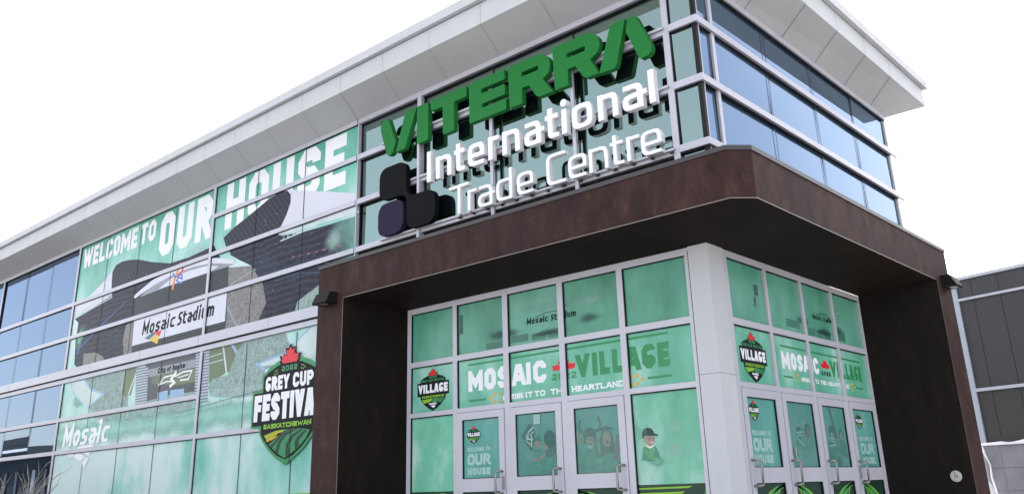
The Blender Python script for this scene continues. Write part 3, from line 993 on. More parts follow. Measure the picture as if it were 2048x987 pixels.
def door(pl, a0, a1, side, lock):
    """glazed aluminium leaf; side = -1 handle on the left stile, 1 on the right"""
    f = MB()
    lo, hi = a0 + .006, a1 - .006
    st = .098
    z0, zt = .012, 2.187
    pbox(f, pl, lo, lo + st, z0, zt, -.045, .012, 'aluminium_door')
    pbox(f, pl, hi - st, hi, z0, zt, -.045, .012, 'aluminium_door')
    for zz0, zz1 in ((2.09, zt), (1.125, 1.296), (z0, .2)):
        pbox(f, pl, lo + st + .0004, hi - st - .0004, zz0, zz1, -.045, .011, 'aluminium_door')
    d = f.build('door', TC)
    g = MB()
    pbox(g, pl, lo + st, hi - st, .2, 2.09, -.03, -.02, 'glass_door')
    g.build('pane', d)
    k = MB()
    for zz0, zz1 in ((1.2965, 2.0895), (.2005, 1.1245)):
        pbox(k, pl, lo + st + .0005, lo + st + .008, zz0, zz1, -.0195, .004, 'gasket')
        pbox(k, pl, hi - st - .008, hi - st - .0005, zz0, zz1, -.0195, .004, 'gasket')
        pbox(k, pl, lo + st + .0085, hi - st - .0085, zz1 - .008, zz1, -.0195, .004, 'gasket')
        pbox(k, pl, lo + st + .0085, hi - st - .0085, zz0, zz0 + .006, -.0195, .004, 'gasket')
    k.build('gasket', d)
    h = MB()
    hx = hi - .045 if side > 0 else lo + .045
    bx = hx - .06 * side
    P = lambda a, z, q: pl.p(a, z, q)
    h.tube([P(hx, 1.375, .012), P(hx - .01 * side, 1.375, .075), P(bx + .02 * side, 1.374, .094), P(bx, 1.36, .095), P(bx, 1.11, .095), P(bx + .02 * side, 1.096, .094), P(hx - .01 * side, 1.095, .075), P(hx, 1.095, .012)], .0155, 'steel', 10)
    h.build('handle', d, smooth=True)
    if lock:
        h = MB()
        lx = hi - .03 if side > 0 else lo + .03
        pbox(h, pl, lx - .018, lx + .018, 1.145, 1.315, .0125, .026, 'steel')
        h.build('lock', d, bevel=.006)
    return d
entrance(LD, V_L, (0, 4))
entrance(RD, V_R, ())
for i, lk in ((1, 1), (2, 0), (3, 0)):
    door(LD, V_L[i][1], V_L[i + 1][0], 1, lk)
for i, lk in ((0, 0), (1, 0), (2, 0), (3, 1)):
    door(RD, V_R[i][1], V_R[i + 1][0], -1, lk)
# cladded corner column
mb = MB()
mb.box(-.778, -.514, .645, 1.018, 0, 2.318, 'panel_white')
mb.box(-.776, -.516, .647, 1.016, 2.318, 2.324, 'seam_grey')
mb.box(-.778, -.514, .645, 1.018, 2.324, PI + .01, 'panel_white')
mb.build('column', TC)
mb = MB()
mb.box(-.7895, -.7785, .650, .7, 0, 3.80, 'gasket')
mb.box(-.56, -.519, 1.0185, 1.0295, 0, 3.80, 'gasket')
mb.build('gasket', TC)

# ------------------------------------------------------------------ raised sign on the glass
SG = thing('trade_centre_sign', 'raised sign of green and white letters with a dark emblem on the upper glass', 'sign', (-3.1, -.05, 4.7))
DF, DBK = .12, .036
def letter(polys, mat, holes=(), d1=DF, d0=DBK, lab=None, name='letter'):
    b = MB()
    solid(b, LW, polys, d0, d1, mat, holes, 'gasket')
    o = b.build(name, SG)
    if lab: o['label'] = lab
    return o
def rnd(pts, r=.025, seg=3): return rounded(pts, True, r, seg)
ZG0, ZG1 = 6.11, 6.742
G = 'paint_green'
def arc(cx, cz, rx, rz, a0, a1, n=8):
    return [(cx + rx * math.cos(R(a0 + (a1 - a0) * k / n)), cz + rz * math.sin(R(a0 + (a1 - a0) * k / n))) for k in range(n + 1)]
letter([[(-5.654, 6.62), (-5.648, 6.68), (-5.62, 6.725), (-5.57, 6.752), (-5.478, 6.757), (-5.462, 6.735), (-5.288, 6.318), (-5.352, 6.150), (-5.402, 6.122), (-5.47, 6.130), (-5.505, 6.19), (-5.64, 6.55)]], G)
letter([[(-5.078, 6.715), (-5.06, 6.738), (-5.03, 6.746), (-4.806, 6.746), (-5.056, 6.175), (-5.075, 6.146), (-5.105, 6.132), (-5.279, 6.130)]], G)
letter([rnd([(-4.797, 6.744), (-4.548, 6.744), (-4.546, 6.128), (-4.799, 6.128)], .028)], G)
letter([rnd([(-4.488, 6.742), (-3.730, 6.742), (-3.730, 6.570), (-3.993, 6.570), (-3.992, 6.112), (-4.226, 6.112), (-4.232, 6.570), (-4.488, 6.570)], .03)], G)
letter([rnd([(-3.676, 6.742), (-2.977, 6.742), (-2.977, 6.582), (-3.436, 6.582), (-3.436, 6.512), (-2.977, 6.512), (-2.977, 6.350), (-3.427, 6.350), (-3.427, 6.285), (-2.962, 6.285), (-2.962, 6.118), (-3.676, 6.118)], .025)], G)
def Rl(x0, xs, xb, xl0, xl1, xk):
    # stem x0..xs, bowl reaching xb, leg between xl0 and xl1, notch at xk
    return [(x0, 6.736), (xb - .24, 6.736)] + arc(xb - .24, 6.525, .24, .211, 90, -35, 10) + [(xk, 6.348), (xl1, 6.108), (xl0 + .05, 6.108), (xl0, 6.135), (xk - .245, 6.338), (xs, 6.338), (xs, 6.108), (x0 + .012, 6.108)]
letter([Rl(-2.907, -2.662, -2.148, -2.41, -2.118, -2.289)], G, [rnd([(-2.667, 6.575), (-2.358, 6.575), (-2.358, 6.508), (-2.667, 6.508)], .025)])
letter([Rl(-2.10, -1.860, -1.322, -1.605, -1.362, -1.487)], G, [rnd([(-1.866, 6.568), (-1.557, 6.568), (-1.557, 6.500), (-1.866, 6.500)], .025)])
letter([[(-1.152, 6.675), (-1.14, 6.695), (-1.105, 6.708), (-.912, 6.708), (-1.088, 6.12), (-1.105, 6.098), (-1.135, 6.086), (-1.357, 6.094)]], G)
letter([[(-.872, 6.692), (-.768, 6.694), (-.745, 6.672), (-.571, 6.237), (-.557, 6.17), (-.575, 6.115), (-.615, 6.085), (-.722, 6.076), (-.75, 6.10), (-.912, 6.515), (-.91, 6.56)]], G)
W_ = 'paint_white'
XH, ZB_ = .335, 5.452
for ch, a, b in (('I', -4.578, -4.481), ('n', -4.38, -4.057), ('t', -3.955, -3.782), ('e', -3.716, -3.40), ('r', -3.32, -3.11), ('n', -3.052, -2.735), ('a', -2.652, -2.36), ('t', -2.238, -2.060), ('i', -2.005, -1.918), ('o', -1.832, -1.508), ('n', -1.417, -1.113), ('a', -1.042, -.742), ('l', -.652, -.572)):
    letter(glyph(ch, a, b, ZB_, XH, (.082 if ch not in 'Iil' else .084), 'low', whz=.064, cham=1.0, seg=4), W_)
XH, ZB_ = .305, 4.812
for ch, a, b in (('T', -4.10, -3.714), ('r', -3.733, -3.555), ('a', -3.534, -3.262), ('d', -3.186, -2.895), ('e', -2.81, -2.523), ('C', -2.294, -1.977), ('e', -1.935, -1.646), ('n', -1.604, -1.314), ('t', -1.232, -1.082), ('r', -1.032, -.838), ('e', -.824, -.540)):
    letter(glyph(ch, a, b, ZB_, XH, .052, 'low', whz=.042, cham=1.6, seg=4), W_)
# emblem of three rounded squares, two of them joined
dk = [(-5.655, 5.52), (-5.655, 5.78)] + arc(-5.49, 5.78, .165, .155, 180, 90, 5) + arc(-5.19, 5.78, .16, .155, 90, 0, 5) + [(-5.032, 5.56)] + arc(-4.86, 5.50, .172, .160, 180, 270, 5)[1:] + arc(-4.56, 5.17, .165, .165, 90, 0, 5) + arc(-4.56, 4.99, .165, .165, 0, -90, 5) + arc(-4.86, 4.99, .155, .165, 270, 180, 5) + [(-5.015, 5.25)] + arc(-5.17, 5.25, .155, .155, 0, 90, 5)[1:] + arc(-5.50, 5.56, .155, .155, 270, 180, 5)
letter([dk], 'paint_black', lab='two joined near-black rounded squares of the emblem', name='emblem')
letter([rounded([(-5.672, 5.350), (-5.092, 5.350), (-5.092, 4.828), (-5.672, 4.828)], True, .19, 5)], 'paint_purple', lab='single dark purple rounded square of the emblem', name='emblem')
for z in (6.425, 5.64, 4.832):
    b = MB(); pbox(b, LW, -5.735, -.44, z - .016, z + .016, .003, .0355, 'aluminium'); b.build('rail', SG, bevel=.004)
for xx in (-4.865, -3.345, -1.878):
    b = MB(); pbox(b, LW, xx - .026, xx + .026, 4.655, 6.79, .0005, .031, 'aluminium'); b.build('support_post', SG)
b = MB()
for k in range(14):
    xx = -4.0 + .27 * k
    pbox(b, LW, xx, xx + .035, 4.785, 4.81, .004, .05, 'cladding')
b.build('bracket', SG)
# ------------------------------------------------------------------ stadium picture printed on the window film
MU = thing('stadium_mural', 'wide green window film picturing a stadium under the words WELCOME TO OUR HOUSE', 'window mural', (-11.7, 0, .2))
def mur(name, mat, polys, lvl, holes=(), lab=None, parent=None):
    b = MB(); flat(b, LW, polys, -.030 + .0009 * lvl, mat, holes)
    o = b.build(name, parent or MU)
    if lab: o['label'] = lab
    return o
x0, x1 = -16.975, -6.385
mur('film', 'film_cloud', [rect(x0, x1, 4.06, 6.98), rect(x0, -6.94, .16, 3.75)], 0)
mur('film_stripe', 'ink_lime', [rect(x0, -6.94, 1.165, 1.185)], 1.5)
mur('film_field', 'ink_darkgreen', [rect(x0, -6.94, .17, 1.165)], 1)
mur('headline', 'ink_white', word('WELCOME', -16.83, -14.11, 6.43, .475, .115, gap=.055, cham=.5) + word('TO', -13.97, -13.28, 6.43, .475, .115, gap=.05) +
    word('OUR', -13.06, -10.965, 5.985, .935, .235, gap=.13, cham=.45) + word('HOUSE', -10.462, -6.72, 6.02, .925, .235, gap=.13, cham=.45), 2)
mur('roof_shell', 'ink_lavender', [[(-16.948, 5.6), (-16.216, 5.691), (-15.601, 5.887), (-15.164, 6.123), (-15.1, 5.902), (-15.0, 5.641), (-15.0, 5.45), (-16.96, 5.30)]], 3)
mur('stand', 'ink_stand', [[(-15.146, 5.865), (-15.164, 6.065), (-15.016, 6.188), (-14.73, 6.219), (-14.376, 6.19), (-13.961, 6.118), (-13.228, 5.918), (-12.485, 5.755), (-11.709, 5.737), (-11.029, 5.774), (-10.802, 5.796), (-10.67, 5.649), (-10.437, 5.406), (-10.385, 5.173), (-13.154, 4.827), (-13.748, 4.756), (-13.712, 4.225), (-14.009, 4.062), (-16.40, 4.062), (-16.573, 4.151), (-16.68, 4.7), (-16.657, 5.118), (-16.897, 5.253), (-15.869, 5.385), (-15.052, 5.507)]], 4)
mur('roof_underside', 'ink_roof', [[(-15.10, 5.62), (-15.146, 5.865), (-15.164, 6.065), (-15.016, 6.188), (-14.73, 6.219), (-14.376, 6.19), (-13.961, 6.118), (-13.228, 5.918), (-12.485, 5.755), (-11.709, 5.737), (-11.029, 5.774), (-10.802, 5.796), (-10.86, 5.70), (-11.6, 5.655), (-12.5, 5.66), (-13.2, 5.64), (-14.0, 5.60)]], 5)
tr = []
for p, q in zip([(-16.964, 5.33), (-16.907, 5.25)], [(-15.066, 5.56), (-15.038, 5.46)]): tr += stroke([p, q], False, .022)
for k in range(14):
    a, c = k / 14, (k + 1) / 14
    A = (-16.964 + 1.898 * a, 5.33 + .23 * a); Bq = (-16.907 + 1.869 * c, 5.25 + .21 * c)
    tr += stroke([A, Bq], False, .014)
mur('truss', 'ink_offwhite', tr, 5.5)
mur('stand', 'ink_stand', [[(-10.469, 5.867), (-8.552, 5.659), (-8.475, 5.504), (-7.946, 5.428), (-7.097, 5.40), (-6.39, 5.386), (-6.39, 4.062), (-10.10, 4.062), (-9.247, 4.966), (-9.412, 5.126), (-9.817, 5.307), (-10.147, 5.467), (-10.302, 5.694)]], 4)
mur('roof_shell', 'ink_lavender', [[(-8.55, 6.345), (-8.336, 6.32), (-8.009, 6.22), (-7.088, 5.97), (-6.39, 5.76), (-6.39, 5.427), (-7.425, 5.534), (-7.92, 5.598), (-8.549, 5.652), (-8.376, 5.869), (-8.275, 6.066), (-8.28, 6.216)]], 3.4)
mur('roof_underside', 'ink_roof', [[(-10.462, 5.871), (-10.153, 5.988), (-9.499, 6.153), (-8.956, 6.305), (-8.584, 6.345), (-8.398, 6.314), (-8.288, 6.218), (-8.275, 6.066), (-8.376, 5.869), (-8.558, 5.666), (-9.434, 5.60), (-10.3, 5.60)]], 5)
tr = stroke([(-8.526, 5.549), (-6.40, 5.445)], False, .05) + stroke([(-8.50, 5.51), (-7.5, 5.462)], False, .02) + stroke([(-7.95, 5.60), (-6.40, 5.50)], False, .014)
for k in range(6):
    a = -8.45 + .16 * k
    tr += stroke([(a, 5.42 + .006 * k), (a + .08, 5.54)], False, .014) + stroke([(a + .08, 5.54), (a + .16, 5.425 + .006 * k)], False, .014)
tr += stroke([(-8.50, 5.405), (-7.45, 5.452)], False, .02)
mur('truss', 'ink_offwhite', tr, 5.7)
mur('crowd', 'ink_crowd', [[(-10.219, 5.239), (-9.412, 5.126), (-9.247, 4.966), (-8.996, 4.72), (-8.85, 4.35), (-9.079, 4.062), (-10.112, 4.062), (-10.147, 4.608)]], 5)
mur('crowd', 'ink_crowd_green', [[(-7.98, 4.06), (-7.914, 4.227), (-7.30, 4.42), (-6.95, 4.30), (-6.95, 4.062)]], 5)
mur('crowd', 'ink_crowd', [[(-14.18, 4.712), (-13.80, 4.75), (-13.733, 4.063), (-14.12, 4.063), (-14.25, 4.4)]], 5)
mur('crowd', 'ink_crowd', [[(-16.154, 4.346), (-15.553, 4.303), (-15.136, 4.169), (-15.0, 4.063), (-16.1, 4.063)]], 5)
mur('ledge', 'ink_grey', stroke([(-10.15, 4.50), (-9.75, 4.08)], False, .05) + stroke([(-10.05, 4.9), (-9.3, 5.03)], False, .03), 5.5)
# coloured streaks of light boards
mur('light_board', 'ink_blue', stroke([(-16.4, 4.5), (-15.3, 4.92)], False, .02) + stroke([(-15.3, 4.92), (-14.3, 5.25)], False, .015) + stroke([(-16.45, 4.42), (-16.40, 4.56)], False, .05), 5.5)
mur('light_board', 'ink_magenta', [rect(-8.15 + .22 * k, -8.06 + .22 * k, 5.02 - .012 * k, 5.045 - .012 * k) for k in range(7)], 5.5)
mur('light_board', 'ink_teal', stroke([(-8.6, 4.86), (-7.9, 4.86), (-7.2, 4.76), (-6.6, 4.6)], False, .012) + stroke([(-8.6, 4.70), (-7.9, 4.72), (-7.2, 4.6)], False, .010), 5.5)
mur('arch', 'ink_lavender', [[(-13.967, 5.266), (-13.939, 5.317), (-13.681, 5.4), (-13.146, 5.53), (-12.452, 5.577), (-11.991, 5.61), (-11.488, 5.608), (-10.899, 5.554), (-10.515, 5.485), (-10.01, 5.35), (-10.007, 5.268), (-10.502, 5.377), (-10.885, 5.449), (-11.473, 5.495), (-11.872, 5.495), (-12.435, 5.470), (-13.121, 5.396), (-13.661, 5.293), (-13.88, 5.25)]], 7)
mur('arch_panel', 'ink_grey', [[(-13.654, 5.264), (-13.121, 5.416), (-12.435, 5.491), (-11.872, 5.516), (-11.473, 5.521), (-10.885, 5.469), (-10.502, 5.397), (-10.007, 5.268), (-10.214, 5.262), (-10.951, 5.27), (-11.881, 5.274), (-12.554, 5.271), (-13.65, 5.244)]], 6)
mur('arch_glow', 'ink_lavender', [[(-12.9, 5.274), (-12.3, 5.43), (-11.7, 5.45), (-11.0, 5.42), (-10.55, 5.33), (-10.9, 5.272)]], 6.4)
mur('louvre_wall', 'ink_louvre', [[(-13.871, 5.278), (-12.554, 5.291), (-10.951, 5.29), (-10.191, 5.28), (-10.15, 4.769), (-10.13, 4.062), (-13.78, 4.062)]], 5.6)
mur('name_panel', 'ink_lavender', [[(-13.819, 4.775), (-10.175, 4.775), (-10.172, 4.222), (-13.785, 4.222)]], 6.3)
mur('name_lettering', 'ink_black', word('Mosaic', -13.40, -12.06, 4.39, .20, .062, 'low', gap=.05, slant=.14, whz=.045) + word('Stadium', -11.95, -10.60, 4.39, .20, .062, 'low', gap=.045, slant=.14, whz=.045), 6.9)
for m, p in (('ink_teal', [(-13.277, 4.314), (-12.914, 4.395), (-12.807, 4.343), (-13.063, 4.259)]), ('ink_red', [(-12.905, 4.395), (-12.547, 4.385), (-12.634, 4.265), (-12.80, 4.335)]),
             ('ink_yellow', [(-13.05, 4.255), (-12.80, 4.33), (-12.645, 4.26), (-12.685, 4.122)])):
    mur('logo_tile', m, [p], 6.9)
mur('ribbon', 'ink_orange', stroke([(-12.09, 5.60), (-12.172, 5.478), (-12.231, 5.382), (-12.258, 5.253)], False, .075), 8)
mur('ribbon', 'ink_red', stroke([(-11.92, 5.60), (-11.943, 5.489), (-12.07, 5.431)], False, .06), 8)
mur('ribbon', 'ink_blue', stroke([(-12.30, 5.49), (-12.22, 5.41), (-12.05, 5.44), (-11.93, 5.40), (-11.92, 5.33), (-12.05, 5.38), (-12.15, 5.34), (-12.03, 5.267), (-11.93, 5.25)], False, .035), 8.6)
# lower storey
mur('apron', 'ink_offwhite', [[(-16.617, 3.745), (-15.916, 3.745), (-15.582, 3.51), (-14.879, 3.336), (-15.533, 3.12), (-15.887, 3.232), (-16.269, 3.405), (-16.531, 3.599)]], 2)
mur('apron_edge', 'ink_skyblue', stroke([(-16.617, 3.745), (-16.531, 3.599), (-16.269, 3.405), (-15.887, 3.232)], False, .035) + stroke([(-15.916, 3.745), (-15.582, 3.51), (-14.879, 3.336), (-15.533, 3.12)], False, .045), 2.6)
mur('crowd', 'ink_crowd_green', [[(-15.9, 3.745), (-13.95, 3.745), (-13.982, 3.413), (-13.746, 3.26), (-13.663, 2.86), (-14.6, 2.86), (-15.35, 3.02), (-15.533, 3.12), (-14.879, 3.336), (-15.582, 3.51)]], 1.6)
mur('crowd', 'ink_crowd_pale', [[(-15.35, 3.02), (-14.4, 2.88), (-12.9, 2.92), (-11.0, 2.88), (-11.1, 2.72), (-13.0, 2.66), (-14.6, 2.74), (-15.2, 2.86)]], 1.2)
mur('playing_field', 'ink_field', [[(-14.021, 3.298), (-13.954, 3.745), (-13.43, 3.745), (-13.60, 3.20), (-13.9, 3.20)]], 3)
mur('field_line', 'ink_offwhite', stroke([(-13.45, 3.65), (-13.69, 3.26)], False, .05), 3.5)
mur('screen_wall', 'ink_navy', [[(-13.1, 3.745), (-11.12, 3.745), (-11.0, 2.885), (-12.90, 2.92)]], 3.1)
mur('screen_field', 'ink_field', [[(-12.80, 3.49), (-11.1, 3.47), (-11.06, 3.22), (-11.8, 3.22), (-12.75, 3.34)]], 3.4)
mur('crowd', 'ink_crowd_green', [[(-12.85, 3.02), (-12.0, 3.06), (-11.03, 3.04), (-11.0, 2.885), (-12.88, 2.92)]], 3.5)
mur('fascia', 'ink_grey', [[(-12.98, 3.645), (-11.12, 3.645), (-11.096, 3.49), (-12.90, 3.49)]], 3.7)
mur('fascia_lettering', 'ink_black', word('City', -12.54, -12.24, 3.52, .085, .032, 'low', gap=.012) + word('of', -12.18, -12.04, 3.52, .085, .03, 'low', gap=.012) + word('Regina', -11.96, -11.50, 3.52, .085, .032, 'low', gap=.012), 4.2)
mur('team_emblem', 'ink_white', stroke([(-12.44, 3.30), (-12.26, 3.42), (-11.96, 3.43), (-11.80, 3.40)], False, .03) + stroke([(-11.80, 3.40), (-11.55, 3.45), (-11.22, 3.44), (-11.32, 3.29), (-11.6, 3.30)], False, .03) + stroke([(-12.44, 3.295), (-12.15, 3.33), (-11.95, 3.31)], False, .025) + stroke([(-11.86, 3.44), (-11.98, 3.36), (-11.85, 3.28), (-11.95, 3.24)], False, .06) + stroke([(-11.7, 3.36), (-11.35, 3.38)], False, .02), 4.2)
for p in ([(-12.47, 3.145), (-12.066, 3.157), (-12.052, 2.985), (-12.447, 2.99)], [(-11.975, 3.148), (-11.446, 3.128), (-11.434, 2.984), (-11.967, 2.983)]):
    mur('light_box', 'ink_skyblue', [p], 4)
mur('pillar', 'ink_louvre_pale', [[(-13.492, 3.725), (-12.97, 3.712), (-12.865, 2.905), (-13.354, 2.90)]], 4.4)
mur('pillar', 'ink_louvre_pale', [[(-11.125, 3.745), (-10.635, 3.745), (-10.565, 2.82), (-11.015, 2.80)]], 4.4)
mur('playing_field', 'ink_field', [[(-10.635, 3.745), (-9.465, 3.745), (-9.416, 3.176), (-9.972, 3.279), (-10.561, 3.133)]], 2)
mur('field_line', 'ink_offwhite', stroke([(-10.16, 3.745), (-9.97, 3.22)], False, .05) + stroke([(-10.6, 3.62), (-10.2, 3.64)], False, .015) + stroke([(-10.6, 3.50), (-10.15, 3.52)], False, .015), 2.6)
mur('field_line', 'ink_skyblue', stroke([(-9.85, 3.745), (-9.45, 3.35)], False, .07), 2.6)
mur('crowd', 'ink_crowd_green', [[(-10.593, 3.05), (-10.45, 3.20), (-9.922, 3.229), (-9.7, 3.6), (-9.5, 3.745), (-8.20, 3.745), (-8.065, 3.515), (-8.324, 3.214), (-8.75, 3.195), (-8.8, 2.95), (-9.4, 2.98), (-9.92, 2.98)]], 2.9)
mur('crowd', 'ink_crowd_pale', [[(-10.55, 3.06), (-9.92, 2.985), (-9.4, 2.985), (-8.8, 2.955), (-8.8, 2.80), (-9.5, 2.78), (-10.5, 2.90)]], 2.4)
mur('apron', 'ink_offwhite', [[(-8.20, 3.40), (-7.5, 3.745), (-6.95, 3.745), (-6.95, 3.30), (-7.6, 3.22), (-8.9, 3.26), (-8.999, 3.315)]], 3.4)
mur('apron_edge', 'ink_skyblue', stroke([(-9.0, 3.31), (-8.2, 3.40), (-7.5, 3.745)], False, .03) + stroke([(-9.0, 3.31), (-8.8, 3.2)], False, .05), 3.8)
mur('railing', 'ink_haze_dark', stroke([(-13.5, 2.60), (-12.3, 2.65), (-10.97, 2.73), (-9.82, 2.804), (-8.8, 2.86)], False, .012) + stroke([(-11.8, 2.60), (-10.97, 2.64), (-9.82, 2.71)], False, .009) + sum([stroke([(-11.7 + .24 * k, 2.56 + .018 * k), (-11.7 + .24 * k, 2.68 + .016 * k)], False, .009) for k in range(9)], []), 2.5)
# white company wordmark low on the left
LG = word('Mosaic', -16.64, -14.42, 2.33, .33, .115, 'low', gap=.07, slant=.16, whz=.07)
mur('company_lettering', 'ink_white', LG, 9.8)
mur('company_tile', 'ink_white', [[(-16.35, 2.155), (-16.08, 2.185), (-15.83, 2.205), (-16.02, 2.115), (-16.16, 2.09)], [(-16.0, 2.10), (-15.80, 2.19), (-15.36, 2.09), (-15.56, 1.985)], [(-15.53, 1.975), (-15.34, 2.07), (-15.20, 2.03), (-15.37, 1.83)],
    [(-15.78, 2.215), (-15.09, 2.215), (-15.20, 2.09), (-15.33, 2.105)], [(-15.96, 2.262), (-15.6, 2.315), (-15.0, 2.315), (-15.06, 2.262)]], 9.8)

random.seed(5)
sp_ = []
for k in range(70):
    a, c = random.choice([(random.uniform(-16.3, -14.2), random.uniform(4.3, 5.3)), (random.uniform(-9.9, -7.0), random.uniform(4.5, 5.4)), (random.uniform(-14.9, -11.2), random.uniform(5.70, 6.1)), (random.uniform(-9.6, -8.4), random.uniform(5.75, 6.2))])
    if c > 5.66 and a < -11 and c > 5.74 + .10 * max(0, (-12.4 - a)): continue
    if c > 5.7 and a > -10 and c > 5.75 + .32 * (a + 9.7): continue
    q = random.uniform(.006, .012)
    sp_.append((a, c, q))
for m_, lo_, hi_ in (('ink_grey', 0, 40), ('ink_blue', 40, 80)):
    b = MB()
    for a, c, q in sp_[lo_:hi_]: flat(b, LW, [rect(a - q * 1.6, a + q * 1.6, c - q * .6, c + q * .6)], -.030 + .0009 * 5.9, m_)
    if b.f:
        o = b.one('light_specks', list(range(len(b.f))), MU, 0, False); o['kind'] = 'stuff'
# printed mist drifting over the picture
for i, (a0, a1, b0, b1, m, lv) in enumerate([(-17.3, -15.9, 4.07, 5.5, 'mist_green', 9), (-7.5, -6.39, 4.6, 5.6, 'mist_pale', 9.2), (-9.2, -7.7, 6.0, 6.6, 'mist_pale', 1), (-16.9, -13.5, 5.5, 6.3, 'mist_pale', 1),
        (-12.6, -10.2, 5.55, 6.1, 'mist_white', 1), (-10.6, -9.6, 5.2, 5.9, 'mist_white', 1), (-16.97, -6.95, 1.95, 3.15, 'mist_teal', 9.4), (-16.95, -15.2, 2.9, 3.74, 'mist_green', 1.1), (-9.4, -7.4, 2.4, 3.3, 'mist_pale', 9.1)]):
    a0, a1 = max(a0, x0), min(a1, x1)
    mist('mist', LW, a0, a1, b0, min(b1, 6.98) if b0 > 3.9 else min(b1, 3.75), -.030 + .0009 * lv * .95 + .00003 * i, m, MU)
# ------------------------------------------------------------------ emblems of the festival
def leaf_poly(cx, z0, wdt, h):
    """upper part of a maple leaf, flat at the bottom"""
    P = [(0, 1), (.105, .76), (.235, .83), (.185, .40), (.275, .585), (.335, .45), (.50, .50), (.425, .27), (.475, .20), (.385, .0)]
    return [(cx + a * wdt, z0 + b * h) for a, b in P] + [(cx - a * wdt, z0 + b * h) for a, b in reversed(P[1:])]
def ear(cx, cz, l, ang):
    o = []
    d = Vector((math.cos(ang), math.sin(ang))); n = Vector((-d.y, d.x))
    def lf(c, dd, L, Wd):
        q = Vector((-dd.y, dd.x)); return [tuple(c - dd * L / 2), tuple(c - q * Wd / 2), tuple(c + dd * L / 2), tuple(c + q * Wd / 2)]
    C0 = Vector((cx, cz))
    o.append(lf(C0 + d * l * .42, d, l * .3, l * .17))
    for k in (0, 1):
        for sg in (1, -1):
            dd = (d + n * sg * .75).normalized()
            o.append(lf(C0 + d * (l * (.12 - .33 * k)) + n * sg * l * .18, dd, l * .33, l * .15))
    return o
def shield_outline(cx, t, wd_, zt, zb, box, grow=0., dome=.1):
    """dome top, wide name box, pointed shield below; box = (halfwidth, z0, z1)"""
    g = grow; hw = wd_ / 2; bw, b0, b1 = box
    L = [(cx, zt + g), (cx + hw * .45, zt - dome * .22 + g), (cx + hw * .8, zt - dome * .65 + g), (cx + hw + g, zt - dome)]
    L += [(cx + hw + g, b1 + g), (cx + bw + g, b1 + g), (cx + bw + g, b0 - g * .6), (cx + hw + g, b0 - g * 1.0)]
    h = b0 - zb
    L += [(cx + hw + g, b0 - h * .22), (cx + hw * .88 + g, b0 - h * .40), (cx + hw * .60 + g, b0 - h * .68), (cx + hw * .30 + g * .7, b0 - h * .89), (cx, zb - g)]
    return L + [(2 * cx - a, b) for a, b in reversed(L[1:-1])]
def field_rows(cx, z0, z1, hw, zb):
    """curving crop rows inside the foot of the shield"""
    out = []
    for k in range(6):
        a0 = cx + hw * (-.55 + .22 * k); a1 = cx + hw * (.10 + .17 * k)
        wd0 = hw * .10
        out.append([(cx + hw * (-.62 + .27 * k), zb + (z0 - zb) * .30), (cx + hw * (-.50 + .27 * k), zb + (z0 - zb) * .25), (a0 + hw * .28, z0 + (z1 - z0) * .3), (a1 + hw * .07, z1), (a1, z1), (a0 + hw * .12, z0 + (z1 - z0) * .35)])
    return out
FE = thing('festival_emblem', 'large black GREY CUP FESTIVAL shield with a red maple leaf beside the brown portal', 'emblem', (-8.0, -.01, 1.62))
CX = -7.99
def fe(name, mat, polys, lvl, holes=()):
    b = MB(); flat(b, LW, polys, .004 + .0012 * lvl, mat, holes); return b.build(name, FE)
BX = (1.0, 2.262, 2.80)
fe('border', 'ink_green', [shield_outline(CX, 0, 1.46, 3.285, 1.66, BX, .045, .21)], 0)
fe('shield', 'ink_black', [shield_outline(CX, 0, 1.46, 3.255, 1.70, BX, 0, .20), leaf_poly(CX, 3.19, .62, .355)], 1)
fe('maple_leaf', 'ink_red', [leaf_poly(CX, 3.225, .50, .265)], 2)
fe('lettering', 'ink_green', word('2022', -8.215, -7.775, 3.10, .085, .024, gap=.02), 2)
fe('wheat_ear', 'ink_lime', ear(-8.36, 3.10, .15, R(200)) + ear(-7.62, 3.12, .15, R(-10)), 2)
fe('lettering', 'ink_white', word('GREY', -8.655, -7.985, 2.812, .232, .062, gap=.022, cham=.5) + word('CUP', -7.875, -7.32, 2.812, .232, .062, gap=.022, cham=.5) +
   word('FESTIVAL', -8.96, -7.02, 2.335, .43, .115, gap=.025, cham=.45), 2)
fe('lettering', 'ink_lime', word('SASKATCHEWAN', -8.65, -7.33, 2.20, .075, .022, gap=.012, serif=1.1), 2)
fe('field', 'ink_green', [[(-8.62, 2.10), (-8.3, 2.155), (-7.99, 2.165), (-7.6, 2.155), (-7.36, 2.12), (-7.46, 1.99), (-7.66, 1.86), (-7.99, 1.72), (-8.18, 1.79), (-8.42, 1.92)]], 2)
fe('field_row', 'ink_darkgreen', [[(-8.50, 1.985), (-8.46, 1.955), (-8.1, 2.10), (-7.86, 2.155), (-7.92, 2.162), (-8.2, 2.115)], [(-8.42, 1.93), (-8.37, 1.89), (-8.1, 2.06), (-7.78, 2.152), (-7.84, 2.155), (-8.14, 2.085)],
   [(-8.27, 1.84), (-8.18, 1.79), (-8.13, 1.95), (-7.98, 2.07), (-7.66, 2.15), (-7.74, 2.155), (-8.05, 2.08), (-8.2, 1.98)], [(-7.98, 1.722), (-7.86, 1.77), (-7.90, 1.90), (-7.78, 2.03), (-7.52, 2.135), (-7.6, 2.145), (-7.86, 2.06), (-7.98, 1.93)],
   [(-7.72, 1.83), (-7.62, 1.89), (-7.64, 1.97), (-7.42, 2.115), (-7.48, 2.125), (-7.68, 2.04), (-7.75, 1.95)]], 3)
fe('field_row', 'ink_lime', [[(-8.61, 2.10), (-8.3, 2.155), (-8.02, 2.165), (-8.1, 2.125), (-8.3, 2.05), (-8.47, 1.97)]], 3)
